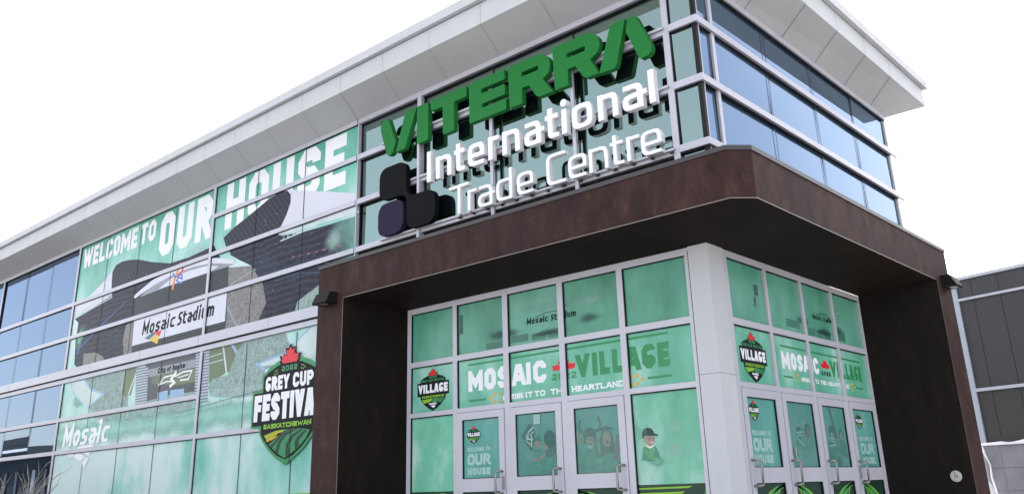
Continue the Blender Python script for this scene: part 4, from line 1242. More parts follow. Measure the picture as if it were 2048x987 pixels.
fe('field_row', 'ink_amber', [[(-8.59, 2.085), (-8.3, 2.13), (-8.05, 2.145), (-8.08, 2.13), (-8.3, 2.105), (-8.575, 2.065)], [(-8.55, 2.025), (-8.35, 2.055), (-8.2, 2.085), (-8.26, 2.055), (-8.40, 2.015), (-8.53, 2.0)]], 4)
fe('joint', 'gasket', [rect(-7.879, -7.862, 1.62, 2.20)], 5)

def shield_small(pl, cx, zc, sc, d, parent, dim=False):
    """VILLAGE shield; sc = scale, 1 on the transom panes"""
    mats = dict(k='ink_black', w='ink_white', r='ink_red', g='ink_green', l='ink_lime', dg='ink_darkgreen')
    def put(name, m, polys, lvl):
        q = [[(cx + a * sc, zc + b * sc) for a, b in p] for p in polys]
        b_ = MB(); flat(b_, pl, q, d + .0008 * lvl, mats[m]); b_.build(name, parent)
    put('border', 'dg', [shield_outline(0, 0, .52, .205, -.305, (.332, -.085, .095), .012, .06), leaf_poly(0, .185, .215, .125)], 0)
    put('shield', 'k', [shield_outline(0, 0, .52, .200, -.298, (.332, -.085, .095), 0, .06)], 1)
    put('maple_leaf', 'r', [leaf_poly(0, .20, .18, .10)], 2)
    put('lettering', 'w', word('VILLAGE', -.315, .315, -.052, .128, .036, gap=.012, cham=.4), 2)
    put('lettering', 'g', word('2022', -.08, .08, .160, .034, .010, gap=.008) + word('GREY', -.25, -.12, .112, .034, .010, gap=.006) + word('CUP', -.10, .0, .112, .034, .010, gap=.006) + word('FESTIVAL', .02, .25, .112, .034, .010, gap=.006), 2)
    put('lettering', 'l', word('SASKATCHEWAN', -.235, .235, -.125, .036, .011, gap=.006), 2)
    put('field', 'l', [[(-.25, -.145), (.0, -.135), (-.04, -.175), (-.19, -.20)]], 2)
    put('field', 'g', [[(.01, -.135), (.25, -.140), (.18, -.20), (-.02, -.185)]], 2)
    put('field_row', 'dg', [[(.05, -.19), (.07, -.19), (.19, -.143), (.17, -.143)], [(.11, -.195), (.13, -.195), (.235, -.145), (.22, -.145)]], 3)
    put('lettering', 'w', word('Mosaic', -.085, .075, -.225, .026, .010, 'low', gap=.003, slant=.1), 2)
    put('logo_tile', 'w', [[(-.055, -.236), (.055, -.236), (.02, -.275), (-.01, -.262)]], 2)

def fband(pl, a0, a1, z0, z1, d, parent):
    """strip of drawn crop rows along the foot of a pane"""
    hgt = z1 - z0
    b = MB(); flat(b, pl, [rect(a0, a1, z0, z1)], d, 'ink_darkgreen'); b.build('field_strip', parent)
    ps = []; wd_ = a1 - a0
    for k in range(5):
        zz = z1 - .035 - k * .045 * (1 + k * .25)
        t_ = .012 + .006 * k
        ps.append([(a0 + .01, zz), (a0 + wd_ * (.80 - .11 * k), zz + .008), (a0 + wd_ * (.74 - .11 * k), zz - t_), (a0 + .01, zz - t_ * 1.4)])
    b = MB(); flat(b, pl, ps, d + .001, 'ink_lime'); b.build('field_row', parent)
    ps = [[(a0 + wd_ * (.62 - .22 * k), z0 + .01), (a0 + wd_ * (.76 - .22 * k), z0 + .01), (a1 - .01, z1 - .03 - .1 * k), (a1 - .01, z1 - .015 - .07 * k)] for k in range(3)]
    b = MB(); flat(b, pl, ps, d + .001, 'ink_green'); b.build('field_row', parent)
def fband2(pl, a0, a1, z0, z1, d, parent, flip):
    b = MB(); flat(b, pl, [rect(a0, a1, z0, z1)], d, 'ink_darkgreen'); b.build('field_strip', parent)
    w_ = a1 - a0; hh = z1 - z0
    ps = []; pg = []
    f = (lambda u: a0 + w_ * (1 - u)) if flip else (lambda u: a0 + w_ * u)
    for k in range(7):
        c = .06 + .085 * k
        p = []
        q = []
        for s_ in range(9):
            th = s_ / 8 * math.pi / 2
            r0, r1 = .22 + .16 * k, .22 + .16 * k + .055 + .006 * k
            p.append((f(min(1.04 - .0 * k, 1.0) - min(r1 * math.cos(th), 1)), z1 - .02 - hh * .9 * (1 - math.sin(th)) * min(1, r1)))
            q.append((f(1.0 - min(r0 * math.cos(th), 1)), z1 - .02 - hh * .9 * (1 - math.sin(th)) * min(1, r0) - .012 - .004 * k))
        poly = p + q[::-1]
        poly = [(min(max(a, a0 + .004), a1 - .004), min(max(b_, z0 + .004), z1 - .004)) for a, b_ in poly]
        (ps if k % 2 == 0 else pg).append(poly)
    for nm, m, P_, lv in (('field_row', 'ink_lime', ps, .001), ('field_row', 'ink_green', pg, .0016)):
        b = MB()
        for p in P_: flat(b, pl, [p], d + lv, m)
        b.build(nm, parent)

def banner(pl, panes, B, shieldpane, shieldx, lab, labs):
    """film on the middle row: MOSAIC leaf VILLAGE, and the shield pane"""
    D0 = -.033
    t_ = thing('village_banner', lab, 'window banner', pl.p((panes[0][0] + panes[-1][1]) / 2, RB + .05, 0), 'village banners over the doors')
    def put(name, m, polys, lvl):
        b = MB(); flat(b, pl, polys, D0 + .0008 * lvl, m); b.build(name, t_)
    put('film', 'film_door', [rect(a + .001, b - .001, RB + .035, RA - .042) for a, b in panes], 0)
    put('stripe', 'ink_green', [[B['top'][0], B['top'][1], B['top'][2], B['top'][3]], rect(*B['lowL']), rect(*B['lowR'])], 1)
    z0, h = B['z'], B['h']
    wdt = B['w']
    def let(txt, cols, m, ser=0):
        ps = []
        for c, (a, b) in zip(txt, cols): ps += glyph(c, a, b, z0, h, min(wdt, (b - a) * .95), cham=.5, serif=ser)
        put('lettering', m, ps, 1)
    let('MOSAIC', B['mos'], 'ink_white'); let('VILLAGE', B['vil'], 'ink_green')
    put('maple_leaf', 'ink_red', [leaf_poly(B['leaf'][0], B['leaf'][1], B['leaf'][2], B['leaf'][3])], 1)
    put('lettering', 'ink_darkgreen' if pl.k == 'R' else 'ink_green', word('2022', B['y'][0], B['y'][1], B['y'][2], B['y'][3], .022, gap=.022, cham=.6), 1)
    ps = []
    for tx, a, b in B['tag']: put('lettering', 'ink_white', word(tx, a, b, B['tz'], B['th'], B['th'] * .27, gap=B['th'] * .16, serif=.95), 1)
    put('wheat_ear', 'ink_amber', ear(B['e1'][0], B['e1'][1], B['e1'][2], math.pi) + ear(B['e2'][0], B['e2'][1], B['e2'][2], 0), 1)
    s_ = thing('festival_shield', labs, 'emblem', pl.p(shieldx, 2.3, 0), 'festival shields over the doors')
    b = MB(); flat(b, pl, [rect(shieldpane[0] + .001, shieldpane[1] - .001, RB + .035, RA - .042)], D0, 'film_door'); b.build('film', s_)
    shield_small(pl, shieldx, 2.588, 1.0, D0 + .001, s_)
PL_ = [(V_L[i][1], V_L[i + 1][0]) for i in range(5)]
PR_ = [(V_R[i][1], V_R[i + 1][0]) for i in range(4)]
banner(LD, PL_[1:], dict(top=[(-4.567, 2.841), (-1.183, 2.852), (-1.18, 2.884), (-4.567, 2.866)], lowL=(-4.565, -4.221, 2.333, 2.362), lowR=(-1.52, -1.177, 2.347, 2.376), z=2.475, h=.292, w=.082,
    mos=[(-4.569, -4.280), (-4.247, -4.028), (-3.99, -3.765), (-3.725, -3.473), (-3.470, -3.372), (-3.337, -3.110)], vil=[(-2.605, -2.385), (-2.345, -2.255), (-2.225, -2.066), (-2.028, -1.862), (-1.832, -1.602), (-1.582, -1.386), (-1.352, -1.185)],
    leaf=(-2.808, 2.602, .42, .142), y=(-3.013, -2.602, 2.478, .085), tz=2.304, th=.072, e1=(-4.03, 2.345, .26), e2=(-1.70, 2.358, .26),
    tag=[('B', -3.897, -3.836), ('RING', -3.742, -3.53), ('IT', -3.49, -3.36), ('TO', -3.325, -3.14), ('THE', -3.05, -2.752), ('HEARTLAND', -2.692, -1.866)]), PL_[0], -5.306,
    'green film reading MOSAIC VILLAGE over the three doors left of the corner column', 'VILLAGE shield left of the MOSAIC VILLAGE film, beside the left dark portal wall')
banner(RD, PR_[1:], dict(top=[(2.373, 2.786), (5.0, 2.783), (5.0, 2.810), (2.373, 2.811)], lowL=(2.373, 2.632, 2.395, 2.42), lowR=(4.726, 5.0, 2.395, 2.418), z=2.508, h=.222, w=.066,
    mos=[(2.371, 2.60), (2.635, 2.80), (2.83, 2.99), (3.01, 3.20), (3.225, 3.30), (3.325, 3.49)], vil=[(3.893, 4.08), (4.105, 4.18), (4.255, 4.39), (4.42, 4.55), (4.57, 4.72), (4.745, 4.87), (4.89, 5.0)],
    leaf=(3.716, 2.608, .30, .125), y=(3.56, 3.865, 2.506, .06), tz=2.378, th=.055, e1=(2.79, 2.412, .20), e2=(4.585, 2.408, .20),
    tag=[('BRING', 2.90, 3.155), ('IT', 3.19, 3.28), ('TO', 3.32, 3.44), ('THE', 3.49, 3.67), ('HEARTLAND', 3.72, 4.47)]), PR_[0], 1.60,
    'green film reading MOSAIC VILLAGE over the four doors right of the corner column', 'VILLAGE shield left of the MOSAIC VILLAGE film, directly right of the corner column')

# misty stadium print along the top row of panes
def transom(pl, panes, lab, tx, tz, sc, hz):
    t_ = thing('transom_film', lab, 'window film', pl.p((panes[0][0] + panes[-1][1]) / 2, RA + .05, 0), 'stadium films on the top row')
    def put(name, m, polys, lvl):
        cl = []
        for p in polys:
            for a, b in panes:
                q = clip(list(p), 0, a + .002, b - .002)
                q = clip(q, 1, RA + .042, TOPD - .088) if q else q
                if q and len(q) > 2 and abs(area(q)) > 1e-7: cl.append(q)
        b_ = MB(); flat(b_, pl, cl, -.033 + .0008 * lvl, m); b_.build(name, t_)
    A0, A1 = panes[0][0], panes[-1][1]
    put('film', 'film_transom_shaded', [rect(A0, A1, RA + .041, TOPD - .087)], 0)
    for nm, m, lv, P_ in hz: put(nm, m, P_, lv)
    for q, (u0, u1, v0, v1, m) in enumerate([(-1.15, .3, .04, .34, 'mist_dark'), (-.2, 1.1, .0, .22, 'mist_dark'), (.55, 1.65, .04, .36, 'mist_dark'), (-.7, 1.5, .30, .62, 'mist_lite'), (.6, 1.6, .28, .60, 'mist_lite'), (-.3, .9, .03, .17, 'mist_dark')]):
        mist('mist', pl, max(A0, tx + u0 * sc), min(A1, tx + u1 * sc), RA + .042 + v0, RA + .042 + v1, -.033 + .0012 + .0001 * q, m, t_)
    put('lettering', 'ink_black', word('Mosaic', tx, tx + .38 * sc, tz, .062 * sc, .020 * sc, 'low', gap=.012, slant=.15, whz=.015 * sc) + word('Stadium', tx + .43 * sc, tx + .86 * sc, tz, .062 * sc, .020 * sc, 'low', gap=.012, slant=.15, whz=.015 * sc), 3)
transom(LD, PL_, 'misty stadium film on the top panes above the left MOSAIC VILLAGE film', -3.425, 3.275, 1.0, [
    ('window_band', 'ink_haze', 1.1, [rect(-3.72, -3.40, 3.06, 3.16), rect(-3.34, -3.10, 3.05, 3.14), rect(-3.06, -2.88, 3.05, 3.14), rect(-4.2, -3.88, 3.03, 3.12)]),
    ('roof_arch', 'ink_haze_dark', 2, stroke([(-3.28, 3.345), (-3.1, 3.395), (-2.9, 3.395), (-2.72, 3.345)], False, .012)),
    ('light_tower', 'ink_haze_dark', 1.8, [rect(-4.735, -4.66, 3.32, 3.60), [(-4.90, 3.17), (-4.855, 3.25), (-4.855, 3.22), (-4.89, 3.14)]])])
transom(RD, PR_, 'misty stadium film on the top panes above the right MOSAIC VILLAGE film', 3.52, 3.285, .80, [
    ('window_band', 'ink_haze', 1.1, [rect(3.32, 3.55, 3.04, 3.14), rect(3.60, 3.80, 3.04, 3.13), rect(3.85, 4.05, 3.04, 3.12), rect(2.65, 3.06, 3.08, 3.19), rect(4.3, 4.6, 3.06, 3.2)]),
    ('roof_arch', 'ink_haze_dark', 2, stroke([(3.66, 3.345), (3.82, 3.39), (3.98, 3.39), (4.12, 3.345)], False, .018)),
    ('light_tower', 'ink_haze_dark', 1.8, [rect(1.82, 1.93, 3.38, 3.52), [(1.80, 3.36), (1.86, 3.36), (1.82, 3.22), (1.78, 3.24)]])])
# ------------------------------------------------------------------ posters on the doors and side panes
def ell(cx, cy, rx, ry, n=14, a0=0, a1=360): return [(cx + rx * math.cos(R(a0 + (a1 - a0) * k / n)), cy + ry * math.sin(R(a0 + (a1 - a0) * k / n))) for k in range(n if a1 - a0 == 360 else n + 1)]
class Poster:
    def __init__(s, name, lab, cat, pl, a0, a1, z0, z1, d, base, group):
        s.pl, s.a0, s.w, s.z0, s.h, s.d, s.l = pl, a0, a1 - a0, z0, z1 - z0, d, 0
        s.t = thing(name, lab, cat, pl.p((a0 + a1) / 2, z0, 0), group)
        b = MB(); flat(b, pl, [rect(a0, a1, z0, z1)], d, base); b.build('film', s.t)
    def put(s, name, m, polys):
        s.l += 1
        Q = []
        for p in polys:
            q = clip([(a, b) for a, b in p], 0, .004, .996)
            q = clip(q, 1, .004, .996) if q else q
            if q and len(q) > 2: Q.append([(s.a0 + a * s.w, s.z0 + b * s.h) for a, b in q])
        b = MB(); flat(b, s.pl, Q, s.d + .0006 * s.l, m); return b.build(name, s.t)
def fog(P, u, v, ru, rv, m='mist_pale'):
    P.l += 1
    mist('mist', P.pl, P.a0 + max(.004, u - ru) * P.w, P.a0 + min(.996, u + ru) * P.w, P.z0 + max(.004, v - rv) * P.h, P.z0 + min(.996, v + rv) * P.h, P.d + .0006 * P.l, m, P.t)
def tint(P):
    P.l += 3
    b = MB(); flat(b, P.pl, [rect(P.a0, P.a0 + P.w, P.z0, P.z0 + P.h)], P.d + .0006 * P.l, 'tinted_glass'); b.build('tinted_pane', P.t)
GP = 'posters in the door panes'
def door_pane(pl, V, i): return V[i][1] + .006 + .098 + .009, V[i + 1][0] - .006 - .098 - .009
def text_poster(pl, V, i, lab, sx, sz, sc, tx0, tx1):
    a0, a1 = door_pane(pl, V, i)
    P = Poster('door_poster', lab, 'poster', pl, a0, a1, 1.305, 2.08, -.0185, 'film_dooricon', GP)
    shield_small(pl, sx, sz, sc, -.0178, P.t)
    for tx, z, h, wd in (('WELCOME TO', 1.655, .060, .018), ('OUR', 1.475, .150, .042), ('HOUSE', 1.345, .095, .030)):
        b = MB(); flat(b, pl, word(tx, tx0, tx1, z, h, wd, gap=.012, cham=.4), -.0178, 'ink_fog'); b.build('lettering', P.t)
    fband2(pl, a0, a1, .21, 1.118, -.0187, P.t, i % 2)
text_poster(LD, V_L, 1, 'WELCOME TO OUR HOUSE poster in the leftmost of the three left doors', -4.46, 1.88, .385, -4.585, -4.15)
text_poster(RD, V_R, 0, 'WELCOME TO OUR HOUSE poster in the door directly right of the corner column', 1.42, 1.94, .39, 1.32, 1.78)
text_poster(RD, V_R, 3, 'WELCOME TO OUR HOUSE poster in the far right door beside the right portal wall', 4.60, 1.93, .37, 4.52, 5.0)
def pic_poster(pl, V, i, lab):
    a0, a1 = door_pane(pl, V, i)
    P = Poster('door_poster', lab, 'poster', pl, a0, a1, 1.305, 2.08, -.0185, 'film_dooricon', GP)
    fband2(pl, a0, a1, .21, 1.118, -.0187, P.t, i % 2)
    return P
P = pic_poster(LD, V_L, 2, 'poster of a woman in a beanie and a child with a green flag')
fog(P, .2, .32, .3, .25)
P.put('flag', 'ink_darkgreen', [[(.10, .655), (.16, .70), (.30, .84), (.36, .83), (.46, .70), (.44, .55), (.36, .38), (.31, .42)]])
P.put('flag_emblem', 'ink_white', [[(a, b) for a, b in q] for q in stroke([(.38, .76), (.28, .70), (.26, .60), (.36, .58), (.36, .47)], False, .03) + stroke([(.40, .70), (.34, .66), (.38, .60)], False, .022) + stroke([(.22, .66), (.24, .55), (.33, .50)], False, .018)])
P.put('jersey', 'ink_jersey', [[(.40, .0), (.38, .22), (.42, .40), (.50, .44), (.62, .40), (.68, .25), (.66, .0)]])
P.put('face', 'ink_skin', [ell(.52, .50, .085, .085)])
P.put('beanie', 'ink_haze_dark', [ell(.52, .545, .095, .075, 10, 0, 180) + [(.42, .55), (.62, .55)][::-1], ell(.53, .63, .03, .025)])
P.put('arm', 'ink_skin', stroke([(.42, .25), (.55, .26), (.62, .29)], False, .05))
P.put('coat', 'ink_jersey', [[(.66, .0), (.66, .24), (.74, .36), (.88, .40), (1.0, .34), (1.0, .0)]])
P.put('hair', 'ink_hair', [[(.70, .28), (.70, .46), (.80, .52), (.95, .50), (.96, .34), (.86, .28)]])
P.put('face', 'ink_skin', [[(.66, .54), (.66, .44), (.70, .38), (.76, .40), (.78, .56), (.70, .60)]])
P.put('beanie', 'ink_black', [ell(.82, .58, .15, .13), ell(.87, .50, .10, .07)])
fog(P, .5, .05, .6, .25, 'mist_green')
tint(P)
P = pic_poster(LD, V_L, 3, 'poster of a bearded fan in a horned helmet beside a shouting woman')
fog(P, .5, .3, .5, .5, 'mist_green')
P.put('jersey', 'ink_jersey', [[(.0, .0), (.0, .34), (.16, .38), (.44, .38), (.52, .2), (.50, .0)]])
P.put('hair', 'ink_hair', [[(.55, .20), (.54, .50), (.60, .62), (.71, .66), (.82, .60), (.86, .44), (.86, .20), (.70, .14)]])
P.put('coat', 'ink_jersey', [[(.55, .0), (.58, .24), (.70, .30), (.86, .26), (.98, .20), (1.0, .0)]])
P.put('face', 'ink_skin', [ell(.70, .50, .095, .125), ell(.31, .49, .105, .12)])
P.put('mouth', 'ink_helmet', [ell(.715, .445, .026, .038), rect(.27, .36, .43, .445)])
P.put('eye', 'ink_helmet', [rect(.645, .68, .53, .54), rect(.72, .755, .53, .54), rect(.255, .295, .51, .525), rect(.325, .365, .51, .525)])
P.put('beard', 'ink_fog', [[(.22, .44), (.25, .39), (.31, .36), (.38, .39), (.41, .44), (.37, .425), (.25, .425)]])
P.put('helmet', 'ink_helmet', [ell(.31, .57, .15, .13, 12, 0, 180) + [(.17, .50), (.185, .44), (.215, .44), (.215, .55), (.40, .55), (.41, .44), (.44, .44), (.455, .50)]])
P.put('horn', 'ink_hair', stroke([(.19, .62), (.10, .65), (.07, .72), (.09, .78)], False, .045) + stroke([(.43, .63), (.54, .65), (.58, .72), (.55, .81)], False, .045))
P.put('hand', 'ink_skin', [ell(.04, .58, .05, .06), ell(.05, .49, .06, .04)])
P.put('foam_stick', 'ink_magenta', stroke([(.42, .46), (.50, .22)], False, .05) + stroke([(.94, .50), (.86, .24)], False, .05) + stroke([(1.0, .46), (.90, .22)], False, .04))
P.put('sunglasses', 'ink_helmet', stroke([(.60, .655), (.70, .68), (.82, .655)], False, .035))
fog(P, .5, .05, .6, .28, 'mist_green')
tint(P)
P = pic_poster(RD, V_R, 1, 'poster of two small football players above a brown ball')
fog(P, .6, .7, .35, .35)
fog(P, .45, .25, .5, .3)
P.put('jersey', 'ink_jersey', [[(.24, .26), (.26, .42), (.42, .46), (.54, .40), (.56, .24)], [(.60, .26), (.66, .44), (.82, .46), (.92, .30)]])
P.put('helmet', 'ink_helmet', [ell(.40, .53, .11, .10), ell(.74, .57, .11, .12)])
P.put('face_mask', 'ink_fog', stroke([(.33, .48), (.47, .49)], False, .03) + stroke([(.34, .53), (.48, .54)], False, .035) + stroke([(.36, .42), (.5, .35)], False, .04))
P.put('face', 'ink_magenta', [ell(.755, .53, .075, .09)])
P.put('ball', 'ink_hair', [ell(.17, .21, .11, .09)])
P.put('ball_stripe', 'ink_white', stroke([(.20, .28), (.20, .15)], False, .04))
fog(P, .6, .2, .5, .2, 'mist_green')
tint(P)
P = pic_poster(RD, V_R, 2, 'poster of a helmeted player raising one arm')
P.put('arm', 'ink_haze_dark', stroke([(.40, .90), (.46, .75), (.52, .58)], False, .10))
P.put('jersey', 'ink_haze', [[(.10, .10), (.16, .40), (.40, .46), (.62, .40), (.60, .05)], [(.60, .20), (.66, .42), (.84, .46), (.96, .34), (.98, .15)]])
P.put('helmet', 'ink_helmet', [ell(.37, .56, .14, .13), ell(.77, .52, .09, .12)])
P.put('face', 'ink_skin', [ell(.36, .50, .08, .08), ell(.77, .50, .06, .085)])
P.put('face_mask', 'ink_fog', stroke([(.27, .48), (.46, .46)], False, .022) + stroke([(.29, .42), (.46, .41)], False, .022) + stroke([(.22, .34), (.45, .36)], False, .04))
P.put('glove', 'ink_hair', [ell(.55, .12, .09, .12), ell(.40, .91, .05, .06)])
fog(P, .5, .15, .6, .25, 'mist_green')
tint(P)
GS = 'films in the side panes'
a, b_ = PL_[0]
P = Poster('side_film', 'plain pale green film in the side pane under the left VILLAGE shield', 'window film', LD, a + .002, b_ - .002, 1.145, RB - .035, -.033, 'film_panel', GS)
fband(LD, a + .002, b_ - .002, .125, 1.144, -.033, P.t)
a, b_ = PL_[4]
P = Poster('side_film', 'green film picturing a boy in a dark cap, left of the corner column', 'window film', LD, a + .002, b_ - .002, 1.145, RB - .035, -.033, 'film_panel', GS)
fog(P, .62, .6, .42, .25, 'mist_white')
fog(P, .6, .35, .45, .2, 'mist_white')
P.put('foam_finger', 'ink_haze_light', [[(.02, .62), (.05, .68), (.10, .60), (.18, .62), (.16, .50), (.06, .50)]])
P.put('shirt', 'ink_jersey', [[(.08, .26), (.12, .40), (.20, .44), (.30, .43), (.36, .34), (.37, .26), (.24, .24)]])
P.put('collar', 'ink_white', stroke([(.17, .42), (.23, .395), (.29, .42)], False, .022))
P.put('face', 'ink_skin', [ell(.235, .48, .075, .072), ell(.16, .485, .02, .025)])
P.put('mouth', 'ink_white', [rect(.245, .285, .445, .455)])
P.put('eye', 'ink_black', [rect(.225, .245, .495, .502), rect(.270, .288, .497, .504)])
P.put('cap', 'ink_darkgreen', [ell(.215, .53, .095, .085, 10, 0, 180) + [(.12, .50), (.14, .50), (.16, .525)]])
P.put('cap_front', 'ink_black', [[(.20, .61), (.27, .60), (.31, .545), (.37, .53), (.36, .515), (.29, .522), (.20, .525)]])
P.put('beads', 'ink_lime', stroke([(.15, .42), (.17, .33), (.22, .28), (.27, .33), (.30, .42)], False, .010) + stroke([(.17, .42), (.20, .31), (.24, .26), (.285, .36)], False, .008))
fog(P, .25, .24, .4, .16, 'mist_green')
P.l += 2
b = MB(); flat(b, LD, [rect(a + .002, b_ - .002, 1.146, RB - .036)], P.d + .0006 * P.l, 'haze_film'); b.build('haze_film', P.t)
fband(LD, a + .002, b_ - .002, .125, 1.144, -.033, P.t)
# small square notice at the top of the middle left door
a0, a1 = door_pane(LD, V_L, 2)
NO = thing('notice', 'small pale square notice stuck at the top of the middle left door', 'notice', LD.p(a0 + .35, 1.95, 0))
cx, cz = a0 + .355, 2.005
b = MB(); flat(b, LD, [rect(cx - .055, cx + .055, cz - .058, cz + .058)], -.005, 'ink_fog'); b.build('sheet', NO)
b = MB(); flat(b, LD, [ell(cx, cz + .008, .036, .036, 20)], -.0042, 'ink_grey', [ell(cx, cz + .008, .029, .029, 20)]); flat(b, LD, stroke([(cx - .02, cz + .028), (cx + .02, cz - .012)], False, .008), -.0036, 'ink_grey'); b.build('symbol', NO)

# ------------------------------------------------------------------ wall lights on the portal
def wall_light(pl, a0, a1, lab, dz=0.):
    t_ = thing('wall_light', lab, 'wall light', pl.p((a0 + a1) / 2, 3.92 + dz, 0), 'wedge wall lights on the portal')
    S_ = [(0.002, 4.098), (.135, 4.098), (.212, 3.945), (.212, 3.926), (.002, 3.926)]
    b = MB(); n = len(S_)
    A = [pl.p(a0, z + dz, o) for o, z in S_]; B = [pl.p(a1, z + dz, o) for o, z in S_]
    b.face(A, 'lamp_dark'); b.face(B[::-1], 'lamp_dark')
    for i in range(n):
        b.face([A[i], B[i], B[(i + 1) % n], A[(i + 1) % n]][::-1], 'lamp_dark')
    h_ = b.build('housing', t_, bevel=.006)
    b = MB(); pbox(b, pl, a0 + .11, a1 - .11, 3.919 + dz, 3.9255 + dz, .07, .17, 'lens'); b.build('lens', t_)
    b = MB(); pbox(b, pl, a0 + .02, a1 - .02, 3.915 + dz, 3.9255 + dz, .182, .205, 'lamp_dark'); b.build('lip', t_)
wall_light(Plane('L', PY), -6.797, -6.434, 'dark wedge wall light on the left leg of the brown portal')
wall_light(Plane('R', QX), 5.97, 6.34, 'dark wedge wall light on the right leg of the brown portal', -.01)

# ------------------------------------------------------------------ door opener button on the right portal wall
JB = Oblique((-.527, 5.294, 0), (1.052, .482, 0))
BT_ = thing('push_button', 'round steel door opener button on the dark right portal wall', 'push button', JB.p(.924, 1.142, 0))
b = MB(); solid(b, JB, [ell(.924, 1.142, .078, .078, 28)], .001, .016, 'steel'); b.build('plate', BT_, bevel=.004)
b = MB(); solid(b, JB, [ell(.924, 1.142, .064, .064, 28)], .0165, .024, 'steel'); bb = b.build('button', BT_, bevel=.004)
b = MB(); flat(b, JB, stroke([(.910, 1.185), (.912, 1.155), (.932, 1.155), (.942, 1.128)], False, .007) + [ell(.909, 1.196, .006, .006, 8)], .0245, 'ink_black')
flat(b, JB, [ell(.914, 1.138, .022, .022, 16)], .0247, 'ink_black', [ell(.914, 1.138, .016, .016, 16)]); b.build('symbol', bb)

# ------------------------------------------------------------------ neighbouring hall on the right
NB = Oblique((-3.332, 20.485, 0), (.96727, -.25375, 0))
NH = thing('neighbouring_hall', 'dark grey panelled hall behind the right leg of the portal, on a grey block base', 'building', NB.p(6, 0, -4))
def nbox(mb, a0, a1, z0, z1, d0, d1, m):
    P = [NB.p(a, z, d) for d in (d0, d1) for a, z in ((a0, z0), (a1, z0), (a1, z1), (a0, z1))]
    i = len(mb.v); mb.v += P; k = mb.slot(m)
    for f in ((4, 5, 6, 7), (3, 2, 1, 0), (0, 1, 5, 4), (1, 2, 6, 5), (2, 3, 7, 6), (3, 0, 4, 7)):
        mb.f.append(tuple(i + j for j in f)); mb.mi.append(k)
b = MB()
nbox(b, .32, 26, 0, 6.80, -12, 0, 'cladding')
for k in range(30):
    a = .768 + .812 * k
    nbox(b, a - .008, a + .008, 2.2, 6.80, .0005, .003, 'joint_dark')
nbox(b, .32, 26, 4.995, 5.005, .0005, .003, 'joint_dark') if False else None
b.build('wall', NH)
b = MB()
nbox(b, .30, 26, 6.805, 6.90, -12, .06, 'cladding_trim')
b.build('coping', NH)
for z, hh in ((6.21, .035), (3.54, .045)):
    b = MB(); nbox(b, .315, 26, z - hh, z + hh, .004, .07, 'cladding_trim'); b.build('trim', NH)
b = MB()
nbox(b, .13, .315, 0, 6.80, -.6, .05, 'corner_blue')
b.build('corner_trim', NH)
b = MB()
nbox(b, .40, 26, 0, 1.96, .004, .40, 'block')
for k in range(40):
    nbox(b, .86 + .80 * k, .872 + .80 * k, 0, 1.955, .4005, .403, 'seam_grey')
for z in (.75, 1.35):
    nbox(b, .40, 26, z - .008, z + .008, .4035, .405, 'seam_grey')
b.build('base_wall', NH)
# snow lying on the ledge and hanging down at its end
b = MB()
n = 70
rows_ = []
random.seed(3)
for k in range(n + 1):
    a = .34 + k * .22
    t_ = .05 + .045 * random.random()
    rows_.append([NB.p(a, 1.965, .43 + .02 * random.random()), NB.p(a, 1.975 + t_ * .6, .44), NB.p(a, 1.965 + t_, .33), NB.p(a, 1.97 + t_ * 1.3, .1), NB.p(a, 1.965, .005)])
for k in range(n):
    for j in range(4):
        b.face([rows_[k][j], rows_[k + 1][j], rows_[k + 1][j + 1], rows_[k][j + 1]], 'snow')
b.tube([NB.p(.36, 1.98, .41), NB.p(.42, 1.75, .42), NB.p(.52, 1.45, .42), NB.p(.50, 1.1, .42), NB.p(.56, .7, .42), NB.p(.6, .3, .43)], [.05, .03, .022, .03, .025, .02], 'snow', 7)
o = b.build('ledge_snow', smooth=True); o['kind'] = 'stuff'
tag(o, 'snow lying along the block ledge of the dark hall', 'snow')
b = MB()
ns, nr = 20, 6
pts = [[NB.p(.62 + (.34 * (1 - r_ / nr)) * math.cos(2 * math.pi * q / ns) * (1 + .2 * math.sin(3 * q)), max(0, 1.02 * math.sin(math.pi / 2 * r_ / nr) * (1 + .04 * math.sin(2.1 * q))), .95 + (.4 * (1 - r_ / nr)) * math.sin(2 * math.pi * q / ns)) for q in range(ns)] for r_ in range(nr + 1)]
for r_ in range(nr):
    for q in range(ns):
        b.face([pts[r_][q], pts[r_][(q + 1) % ns], pts[r_ + 1][(q + 1) % ns], pts[r_ + 1][q]], 'snow')
o = b.build('snow_heap', smooth=True); o['kind'] = 'stuff'
tag(o, 'white heap of snow in front of the grey block base', 'snow')

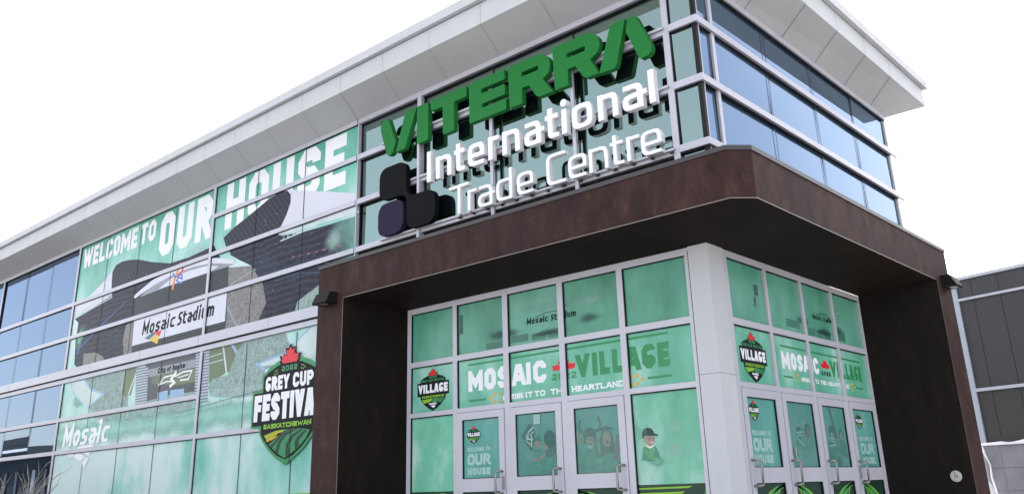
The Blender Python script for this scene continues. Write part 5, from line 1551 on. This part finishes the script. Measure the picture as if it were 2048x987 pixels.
# ------------------------------------------------------------------ frosted shrub at the foot of the left glass
random.seed(11)
SH = thing('frosted_shrub', 'bare pale shrub with frosted twigs in front of the left end of the glass', 'shrub', (-15.3, -1.5, 0))
def twig(b, p, d, l, r, dep):
    pts = [p]; q = p
    for k in range(4):
        d = (d + Vector((random.uniform(-.22, .22), random.uniform(-.22, .22), random.uniform(-.05, .18)))).normalized()
        q = q + d * l / 4; pts.append(q)
    b.tube(pts, [r * (1 - .17 * k) for k in range(5)], 'twig', 5)
    if dep:
        for k in range(1, 5):
            for _ in range(2 if dep > 1 else 1):
                dd = (d + Vector((random.uniform(-.9, .9), random.uniform(-.9, .9), random.uniform(-.1, .5)))).normalized()
                twig(b, pts[k], dd, l * random.uniform(.35, .55), r * .62, dep - 1)
for k in range(12):
    b = MB()
    an = k * 2.4
    twig(b, Vector((-15.3 + .25 * math.cos(an), -1.5 + .2 * math.sin(an), 0)), Vector((.65 * math.cos(an), .5 * math.sin(an), 1.1)).normalized(), random.uniform(1.0, 1.35), .017, 2)
    b.build('branch', SH)

# ------------------------------------------------------------------ hall across the yard: seen only mirrored in the low left panes
OH = thing('opposite_hall', 'long dark hall with a snowy canopy across the yard, mirrored in the low left panes', 'building', (-55, -20, 0))
b = MB(); b.box(-130, -30, -34, -16.5, 0, 5.1, 'hall_dark'); b.build('wall', OH)
b = MB()
for k in range(24):
    xx = -130 + 100 * k / 24
    z0 = 5.12 + .28 * math.sin(k * .9)
    z1 = 5.12 + .28 * math.sin((k + 1) * .9)
    b.face([(xx, -16.45, 4.9), (xx + 100 / 24, -16.45, 4.9), (xx + 100 / 24, -16.45, z1), (xx, -16.45, z0)][::-1], 'hall_dark')
    b.face([(xx, -16.45, z0), (xx + 100 / 24, -16.45, z1), (xx + 100 / 24, -18.5, z1), (xx, -18.5, z0)][::-1], 'hall_dark')
b.build('roof', OH)
b = MB(); b.box(-75, -45, -16.4, -14.8, 4.12, 4.22, 'hall_dark'); CA = b.build('canopy', OH)
b = MB(); b.box(-75, -45, -16.3, -14.85, 4.222, 4.40, 'snow'); b.build('snow_layer', CA)
b = MB()
for k in range(16):
    b.box(-75 + 2 * k, -74.6 + 2 * k, -16.49, -16.38, .3, 3.4, 'cladding_trim' if k % 5 == 2 else 'cladding')
b.build('pilaster', OH)
